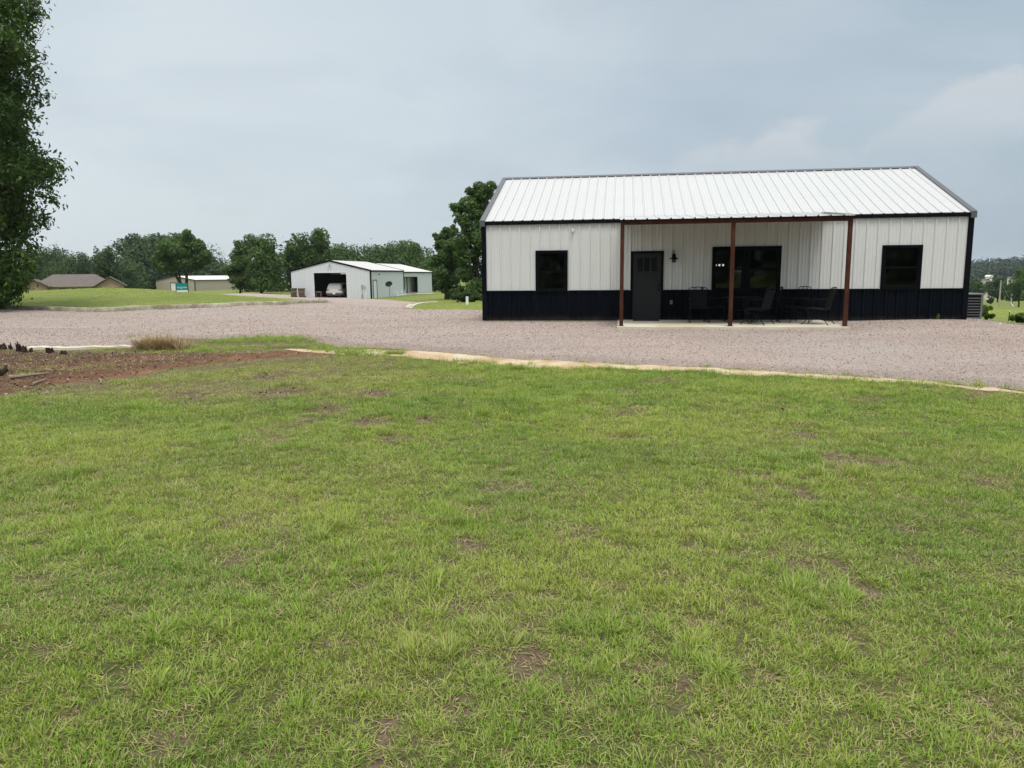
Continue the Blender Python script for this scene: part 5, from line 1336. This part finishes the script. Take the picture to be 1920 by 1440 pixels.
# ------------------------------------------------------------------ trees and bushes
def leaf_cloud(lobes, n, size, seed, aspect=.6, up=.55, droop=0, shell=.55, bite=.27, cluster=1):
    """leaves scattered through lobes (x,y,z,rx,ry,rz): many small faces, denser towards each lobe's outside"""
    g = np.random.default_rng(seed)
    Lb = np.array(lobes, float); vol = (Lb[:, 3] * Lb[:, 4] * Lb[:, 5]) ** .72; pr = vol / vol.sum()
    nc = max(1, n // cluster)
    k = g.choice(len(Lb), nc, p=pr)
    d = g.normal(size=(nc, 3)); d /= np.linalg.norm(d, axis=1)[:, None]
    r = shell + (1.0 - shell) * g.random(nc) ** .6
    r = np.where(g.random(nc) < .18, g.random(nc), r) * (1 + .05 * g.normal(size=nc))
    c = Lb[k, :3] + d * r[:, None] * Lb[k, 3:]
    # knock bites out of the outline so sky and shade show through
    q = fbm(c[:, 0] * 1.1 / (size * 3.2) + c[:, 2] * .3, c[:, 2] * 1.1 / (size * 3.2) + c[:, 1] * .4, seed % 97, 2)
    keep = (q > bite)
    c, d = c[keep], d[keep]
    if cluster > 1:
        c = np.repeat(c, cluster, 0); d = np.repeat(d, cluster, 0); c = c + g.normal(size=c.shape) * size * .9
    m = len(c)
    nrm = d * .75 + g.normal(size=(m, 3)) * .55 + np.array([0, 0, up]); nrm /= np.linalg.norm(nrm, axis=1)[:, None]
    a = np.cross(nrm, g.normal(size=(m, 3))); a[:, 2] -= droop; a -= nrm * (a * nrm).sum(1)[:, None]; a /= np.linalg.norm(a, axis=1)[:, None]
    b = np.cross(nrm, a)
    s = size * g.uniform(.6, 1.35, m)[:, None]; w = s * aspect
    fold = nrm * s * .18
    V = np.stack([c - a * s * .5, c - b * w * .5 + fold, c + a * s * .5, c + b * w * .5 + fold], 1).reshape(-1, 3)
    F = np.arange(4 * m).reshape(m, 4)
    lv = np.clip(np.repeat(g.normal(.42, .17, m) + .22 * (fbm(c[:, 0] / (size * 5), c[:, 2] / (size * 5) + c[:, 1], seed % 53, 2) - .5), 4), 0, 1)
    return V, F, lv
def crown_obj(name, lobes, n, size, seed, mat, parent, **k):
    V, F, lv = leaf_cloud(lobes, n, size, seed, **k)
    me = np_mesh(name, V, F, False, {'lv': ('FLOAT', 'POINT', lv)})
    return link(name, me, mat, parent)
def trunk_obj(parent, paths, name='trunk', mat='bark', seg=9):
    m = MB()
    for (pts, r0, r1) in paths:
        sp = smooth_path(pts, 4); n = len(sp); m.tube(sp, [r0 + (r1 - r0) * (i / (n - 1)) ** .8 for i in range(n)], seg)
    return m.build(name, M[mat], parent)
def tree(label, base, height, width, seed, mat='leaf_mid', lobes=10, low=.12, n=11000, size=None, group=None, spiky=0, name='tree', forks=3, depth=None, topw=.6):
    """a broad tree: lobes piled from the low branches to the top, its own trunk and limbs"""
    g = random.Random(seed); t_ = thing(name, label, 'tree', base, 0, group)
    depth = depth or width
    L = []; z0_ = height * low
    for i in range(lobes):
        f = (i + .5) / lobes; z = z0_ + (height - z0_) * (.12 + .80 * f)
        env = math.sin(math.pi * min(1, (.16 + .84 * (1 - f)) * .98)) ** .7 if f > .45 else 1
        env = max(env, topw * .5)
        for j in range(3 if f < .75 else 2):
            a = g.uniform(0, 6.283); rad_ = g.uniform(.25, .68) * env
            r_ = g.uniform(.17, .27) * width * (1 if f < .8 else .8)
            L.append((math.cos(a) * rad_ * width / 2, math.sin(a) * rad_ * depth / 2, z, r_, r_ * depth / width, r_ * g.uniform(.65, .95) * (1 + spiky)))
    for k in range(2 + int(3 * spiky)):
        a = g.uniform(0, 6.283); r_ = width * g.uniform(.09, .15); L.append((math.cos(a) * width * .18, math.sin(a) * depth * .18, height - r_ * .9, r_, r_, r_ * (1.1 + spiky)))
    crown_obj('crown', L, n, size or max(.3, height * .042), seed, M[mat], t_)
    P = [([(0, 0, -.4), (g.uniform(-.1, .1), 0, height * .15), (g.uniform(-.3, .3), g.uniform(-.3, .3), height * .45)], width * .032 + .05, width * .02)]
    for k in range(forks + 2):
        q = L[g.randrange(len(L))]; P.append(([(0, 0, height * .12 + k * .05 * height), (q[0] * .4, q[1] * .4, q[2] * .6), (q[0] * .8, q[1] * .8, q[2])], width * .018 + .03, .02))
    trunk_obj(t_, P); return t_
def ptree(label, px, depth, top, wpx, seed, dz=0, **k):
    """tree standing at a photo column and distance, as tall and wide as it shows there"""
    b = at(px, 545, depth); z = Hs(b.x, depth) + dz
    h_ = at(px, top, depth).z - z
    return tree(label, (b.x, depth, z), h_, wpx / FPX * depth, seed, **k)
GT = 'trees of the belt behind the lawn and the garage'
# near tree cut by the left edge
bt = at(-75, 575, 37.5); bt.z = Hs(bt.x, 37.5)
nt = thing('tree', 'tall dark leafy tree cut off by the left edge of the photo', 'tree', bt)
g = random.Random(5); L = []
edge = [(-110, 20), (-60, 48), (0, 68), (30, 78), (60, 72), (90, 66), (120, 74), (150, 74), (180, 84), (215, 84), (245, 74), (272, 92), (300, 116), (318, 128), (345, 104), (375, 104), (400, 92), (420, 92), (445, 52), (470, 66), (500, 74), (522, 66), (545, 42), (566, 20)]
def loc_(px, py, dy=0):
    p = at(px, py, 37.5 + dy); return (p.x - bt.x, dy, p.z - bt.z)
s_ = 37.5 / FPX
for i, (py, ex) in enumerate(edge):
    r_ = g.uniform(11, 19) if 270 < py < 440 else g.uniform(14, 25)
    p = loc_(ex - r_ * .92, py, g.uniform(-.5, .5)); L.append((*p, r_ * s_, r_ * s_ * 1.2, r_ * s_ * .55))
    for j in range(2):
        r2 = g.uniform(30, 48); p = loc_(ex - r2 * g.uniform(1.45, 2.2), py + g.uniform(-12, 12), g.uniform(-2.6, 2.6)); L.append((*p, r2 * s_, r2 * s_ * 1.2, r2 * s_ * .6))
for k in range(46):
    py = g.uniform(-130, 555); w_ = 170 if py < 460 else 120
    p = loc_(g.uniform(-75 - w_, 0), py, g.uniform(-3.6, 3.6)); r_ = g.uniform(35, 60) * s_; L.append((*p, r_, r_ * 1.2, r_ * .65))
crown_obj('crown', L, 100000, .27, 5, M['leaf_near'], nt, aspect=.4, up=.5, droop=1.1, shell=.35, cluster=7, bite=.45)
P = [([(0, 0, -.5), (.1, 0, 3), (-.1, .2, 8), (.1, 0, 13), (.2, 0, 17)], .38, .08)]
for (px, py) in ((75, 320), (60, 200), (70, 40), (55, 480), (60, 110), (95, 330), (-160, 300), (-170, 100), (40, 400), (25, 545)):
    q = loc_(px, py); P.append(([(0, 0, max(1.2, q[2] * .72)), (q[0] * .5, .2, q[2] * .88 + .2), (q[0], 0, q[2])], .10, .015))
trunk_obj(nt, P)
m = MB()
for (px, py, dx, dy) in ((30, -4, 6, -40), (60, 30, 12, -26), (70, 75, 14, -20), (72, 125, 12, -22), (78, 160, 16, -18), (40, 10, 4, -34), (74, 52, 12, -8)):
    q = Vector(loc_(px - 25, py + 30)); e = Vector(loc_(px + dx, py + dy)); m.tube(smooth_path([q, (q + e) / 2 + Vector((.08, 0, -.05)), e], 4), [.016] * 4 + [.010] * 4 + [.006], 5)
m.build('bare_twigs', M['bark'], nt)

tree_list = [
 ('dull green round tree just right of the near tree, above the brick house roof', 92, 190, 468, 110, 'leaf_dark', {}),
 ('dark rounded tree behind the middle of the brick house roof', 142, 180, 476, 95, 'leaf_dark', {}),
 ('dark tree with a feathery spiky top right of the brick house roof', 200, 175, 466, 60, 'leaf_dark', {'spiky': .6}),
 ('low dark tree filling the gap between the brick house and the big round tree', 236, 185, 494, 70, 'leaf_dark', {}),
 ('big dark round tree left of the beige outbuilding', 284, 250, 441, 132, 'leaf_dark', {'n': 17000, 'size': 1.05}),
 ('dark broad tree behind the beige outbuilding', 358, 255, 446, 130, 'leaf_dark', {'n': 17000, 'size': 1.05}),
 ('low dark tree tailing off right of the beige outbuilding', 405, 240, 498, 60, 'leaf_dark', {'n': 15000, 'size': .95}),
 ('bushy two topped tree, the first right of the open gap of sky', 450, 128, 451, 58, 'leaf_mid', {}),
 ('tall full crowned tree with its trunk showing, left of the garage', 490, 125, 441, 92, 'leaf_mid', {'n': 15000}),
 ('upright tree with a narrow pointed top behind the left garage corner', 566, 132, 444, 66, 'leaf_mid', {'spiky': .8}),
 ('twin topped upright tree behind the garage bins', 600, 134, 435, 62, 'leaf_mid', {'spiky': .7}),
 ('even green tree behind the garage ridge', 652, 165, 459, 88, 'leaf_mid', {}),
 ('rounded green tree behind the middle of the garage roof', 702, 168, 459, 90, 'leaf_mid', {}),
 ('slightly taller green tree behind the rear half of the garage roof', 748, 165, 453, 90, 'leaf_mid', {}),
 ('light green tree behind the far end of the garage', 790, 160, 455, 80, 'leaf_mid', {}),
 ('low leafy tree close behind the far end of the garage', 815, 128, 486, 58, 'leaf_mid', {}),
]
for i, (lab, px, dep, top, w_, mt, kw) in enumerate(tree_list):
    kw = dict(kw); ptree(lab, px, dep, top, w_, 40 + i * 7, mat=mt, group=GT, lobes=9, low=.03, **kw)
# shaded undergrowth closing the belt down to the ground
ug = []
for px in range(60, 850, 13):
    dep = 205 if px < 260 else (262 if px < 462 else 148)
    dep += rr.uniform(-6, 6); b = at(px, 545, dep); z = Hs(b.x, dep); r_ = dep * rr.uniform(.014, .024)
    ug.append((b.x, dep, z + r_ * .9, r_ * 1.3, r_, r_ * rr.uniform(1.2, 2.2)))
o = crown_obj('undergrowth', ug, 40000, .7, 77, M['leaf_dark'], None); tag(o, 'dark undergrowth closing the foot of the tree belt', 'undergrowth', kind='stuff')
# forked tree in front of the beige outbuilding
b = at(343, 545, 122); b.z = Hs(b.x, 122); k_ = 122 / FPX
ft = thing('forked_tree', 'forked green tree standing before the beige outbuilding, behind the teal sign', 'tree', b)
g = random.Random(9); L = []
for (px, py, r_) in ((300, 490, 17), (310, 475, 18), (325, 462, 20), (330, 485, 20), (345, 470, 22), (350, 448, 16), (343, 438, 9), (357, 437, 8), (365, 462, 20), (375, 485, 18), (352, 492, 18), (330, 500, 14), (366, 497, 14), (385, 478, 13), (302, 502, 12), (315, 500, 13)):
    p = at(px, py, 122) - b; R_ = r_ * k_ * .92; L.append((p.x, g.uniform(-1.6, 1.6), p.z, R_, R_ * 1.2, R_ * .8))
crown_obj('crown', L, 16000, .38, 9, M['leaf_mid'], ft)
def fl(px, py): p = at(px, py, 122) - b; return (p.x, 0, p.z)
trunk_obj(ft, [([fl(343, 548), fl(340, 535), fl(333, 522), fl(326, 508), fl(318, 490)], .36, .14), ([fl(338, 534), fl(337, 520), fl(335, 505), fl(338, 480)], .22, .1), ([fl(347, 548), fl(349, 535), fl(350, 520), fl(346, 505), fl(352, 470)], .32, .12), ([fl(350, 520), fl(353, 505), fl(366, 480)], .2, .08)])
# tall trees beside and behind the main building
for (lab, px, dep, spec, n, seed) in (
  ('tall dark green tree rising behind the left corner of the main building', 893, 72, ((905, 362, 26), (890, 362, 17), (921, 352, 15), (860, 392, 17), (878, 385, 24), (905, 392, 30), (868, 415, 20), (890, 425, 32), (872, 450, 26), (910, 450, 30), (880, 480, 30), (862, 478, 16), (905, 505, 30), (875, 512, 24), (893, 540, 26), (935, 420, 30), (935, 470, 30), (930, 520, 30)), 26000, 61),
  ('rounder green tree with a bulging left side, left of the tall tree by the building', 838, 78, ((836, 440, 18), (820, 445, 12), (848, 432, 12), (826, 462, 16), (850, 462, 20), (838, 482, 22), (820, 490, 15), (852, 498, 20), (830, 512, 18), (848, 522, 20), (835, 540, 18), (858, 545, 16)), 15000, 62)):
    b = at(px, 560, dep); b.z = Hs(b.x, dep); k_ = dep / FPX; t_ = thing('tree', lab, 'tree', b, 0, GT); g = random.Random(seed); L = []
    for (qx, qy, r_) in spec:
        p = at(qx, qy, dep) - b; R_ = r_ * k_ * .78; L.append((p.x, g.uniform(-1.8, 1.8), p.z, R_, R_ * 1.3, R_ * .8))
        for j in range(2): a = g.uniform(0, 6.28); L.append((p.x + math.cos(a) * R_ * .8, g.uniform(-2, 2), p.z + math.sin(a) * R_ * .6, R_ * .5, R_ * .6, R_ * .4))
    crown_obj('crown', L, n, .26, seed, M['leaf_mid'], t_, aspect=.6)
    P = [([(0, 0, -.4), (.1, 0, 2.2), (-.2, 0, 5)], .34, .16)]
    for j in range(6): q = L[g.randrange(len(L))]; P.append(([(0, 0, 1.8 + .4 * j), (q[0] * .5, q[1] * .5, q[2] * .75), (q[0], q[1], q[2])], .14, .03))
    trunk_obj(t_, P)
def bush(label, px, dep, top, wpx, seed, mat, n=1500, size=.16, group=None, zoff=0, cat='bush', by=None):
    if by is not None: x, y = gnd(px, by); dep = y
    else: b = at(px, 560, dep); x, y = b.x, dep
    z = Hs(x, y); t_ = thing('bush', label, cat, (x, y, z), 0, group); h_ = at(px, top, dep).z - z; w_ = wpx / FPX * dep; g = random.Random(seed); L = []
    for k in range(9): L.append((g.uniform(-.34, .34) * w_, g.uniform(-.3, .3) * w_, h_ * g.uniform(.25, .72), w_ * g.uniform(.16, .25), w_ * .22, h_ * g.uniform(.22, .3)))
    crown_obj('leaves', L, n, size, seed, M[mat], t_); trunk_obj(t_, [([(0, 0, -.1), (g.uniform(-.2, .2) * w_, 0, h_ * .35), (g.uniform(-.3, .3) * w_, 0, h_ * .7)], .03, .01) for k in range(4)], 'stems', seg=5); return t_
GB = 'dark bushes by the main building'
bush('dark rounded bush nearest the left corner of the main building', 888, 62, 541, 46, 71, 'leaf_dark', 4500, .16, GB)
bush('dark rounded bush left of the one at the building corner', 858, 63, 541, 36, 72, 'leaf_dark', 3600, .16, GB)
bush('bright green leafy bush beside the air conditioner', 1852, 24.5, 570, 26, 73, 'leaf_bright', 1500, .09)
bush('leafy bush at the right edge of the photo by the gravel', 1914, 22.6, 586, 30, 74, 'leaf_bright', 1500, .09)
bush('small round shrub out in the field before the cream house', 1859, 190, 557, 12, 75, 'leaf_dark', 500, .5)
wx, wy, wz = L2W(13.23, -.08, 0)
t_ = thing('weed', 'tiny green weed sprouting at the foot of the black wainscot', 'weed', (wx, wy - .05, Hs(wx, wy - .05) + .02)); crown_obj('leaves', [(0, 0, .08, .05, .05, .08), (.02, 0, .15, .03, .03, .05)], 60, .05, 76, M['leaf_bright'], t_)
p = gnd(876, 571); m = MB(); m.box(-.09, .09, -.09, .09, 0, .62); o = m.build('marker_post', M['white_plastic'], None, bevel=.01); o.location = (p[0], p[1], Hs(*p) - .05); tag(o, 'short white post on the grass in front of the dark bushes', 'post')

# ------------------------------------------------------------------ valley and hill to the right
rt_list = [
 ('broad pale green tree in the valley left of the leaning pole', 1826, 190, 526, 46, 'leaf_dark'),
 ('full dark tree between the two utility poles', 1872, 210, 520, 36, 'leaf_dark'),
 ('small tree left of the taller utility pole', 1852, 320, 528, 18, 'leaf_far'),
 ('lighter green tree at the right edge of the valley', 1912, 150, 503, 44, 'leaf_mid'),
 ('low green tree right of the second pole', 1900, 185, 532, 30, 'leaf_dark'),
 ('dark tree in the valley past the right edge', 1945, 190, 510, 50, 'leaf_dark')]
for i, (lab, px, dep, top, w_, mt) in enumerate(rt_list): ptree(lab, px, dep, top, w_, 200 + i * 5, mat=mt, group='trees in the valley on the right', lobes=7, low=.1, n=2600, size=dep * .0026)
g = np.random.default_rng(88); hl = []
for k in range(900):
    px = g.uniform(1770, 2150); dep = g.uniform(420, 760); b = at(px, 500, dep); z = Hs(b.x, dep); r_ = g.uniform(5.5, 10); hl.append((b.x, dep, z + r_ * .5, r_, r_, r_ * g.uniform(.75, 1.1)))
o = crown_obj('wooded_hill', hl, 60000, 2.0, 88, M['leaf_far'], None, shell=.8); tag(o, 'far wooded hillside beyond the valley', 'woods', kind='stuff')
def far_house(label, px, py, dep, w_, h_, roofc, wallm='white_plastic'):
    p = at(px, py, dep); t_ = thing('far_house', label, 'house', p, R(15), 'houses on the far hillside')
    m = MB(); m.box(-w_ / 2, w_ / 2, -1.3, 1.3, -2, h_); m.build('wall', M[wallm], t_)
    m = MB(); m.prism([(-w_ / 2 - .4, h_), (w_ / 2 + .4, h_), (w_ / 2 - .6, h_ + .9), (-w_ / 2 + .6, h_ + .9)], 'y', -1.5, 1.5); m.build('roof', M[roofc], t_)
    for sx in (-.28, .28):
        m = MB(); m.box(sx * w_ - .3, sx * w_ + .3, -1.36, -1.31, h_ * .25, h_ * .75); m.build('window', M['car_glass'], t_)
far_house('white house highest on the far hillside', 1854, 525, 400, 2.2, 1.8, 'beige_roof'); far_house('white house on the hillside left of the highest one', 1847, 532, 380, 2.4, 1.6, 'shingle'); far_house('small white house on the hillside at the far right', 1896, 527, 390, 2.6, 1.4, 'shingle'); far_house('white shed on the hillside, lowest of the white group', 1852, 537, 360, 1.6, 1.0, 'roof_white')
far_house('cream house with a brown roof at the field edge', 1851, 554, 260, 3.0, 1.1, 'brown_trim', 'beige_roof')
for (lab, bx2, by2, tx, ty, dep) in (('taller pale utility pole leaning in the field', 1873, 576, 1877, 525, 150), ('shorter pale utility pole in front of the right tree', 1895.5, 567, 1899, 536, 165)):
    b = at(bx2, by2, dep); e = at(tx, ty, dep); t_ = thing('utility_pole', lab, 'pole', b, 0, 'utility poles in the field')
    m = MB(); m.tube([(0, 0, -2.5), tuple((e - b) * .5), tuple(e - b)], [.16, .14, .11], 8); m.build('pole', M['pole_wood'], t_)
    if bx2 < 1880: q = at(1892, 559, dep) - b; m = MB(); m.tube([tuple((e - b) * .93), tuple(q)], .025, 5); m.build('guy_wire', M['steel'], t_)
    else: q0 = at(1895.5, 567, dep - 2) - b; q1 = at(1902, 578, dep - 8) - b; m = MB(); m.tube([tuple(q0), tuple(q1)], .05, 6); m.build('guy_guard', M['sign_white'], t_)
p = gnd(1890, 602); t_ = thing('fence_post', 'thin dark fence post at the edge of the field', 'fence post', (p[0], p[1], Hs(*p) - .1)); m = MB(); m.tube([(0, 0, -.2), (.03, 0, .42)], .014, 6); m.build('stake', M['iron'], t_); m = MB(); m.lathe([(.02, 0), (.02, .03), (.01, .04)], (.03, 0, .41), 8); m.build('cap', M['sign_white'], t_)
# woods behind the photographer (what the window panes mirror)
g = np.random.default_rng(99); bl = []
for k in range(120): a = g.uniform(-1.25, 1.25); d_ = g.uniform(34, 48); r_ = g.uniform(2.2, 4.2); bl.append((math.sin(a) * d_, -math.cos(a) * d_, g.uniform(1, 8.5), r_, r_, r_ * .9))
o = crown_obj('woods', bl, 16000, 1.0, 99, M['leaf_dark'], None); tag(o, 'leafy woods across the road behind the camera', 'woods', kind='stuff')

# ------------------------------------------------------------------ haze over the valley
bm = bmesh.new(); bmesh.ops.create_cube(bm, size=1); me = bpy.data.meshes.new('haze')
zlo = float(GZ.min()) - 1.0
for v in bm.verts: v.co = Vector((v.co.x * 7100, v.co.y * 7100, zlo if v.co.z < 0 else 46.0))
bm.to_mesh(me); bm.free()
t = NT('haze_air'); pv = t.node('ShaderNodeVolumePrincipled'); pv.inputs['Color'].default_value = (.86, .93, 1, 1); pv.inputs['Density'].default_value = .00012; pv.inputs['Anisotropy'].default_value = .2
t.l.new(pv.outputs[0], t.out.inputs['Volume'])
tag(link('haze', me, t.m), kind='stuff')
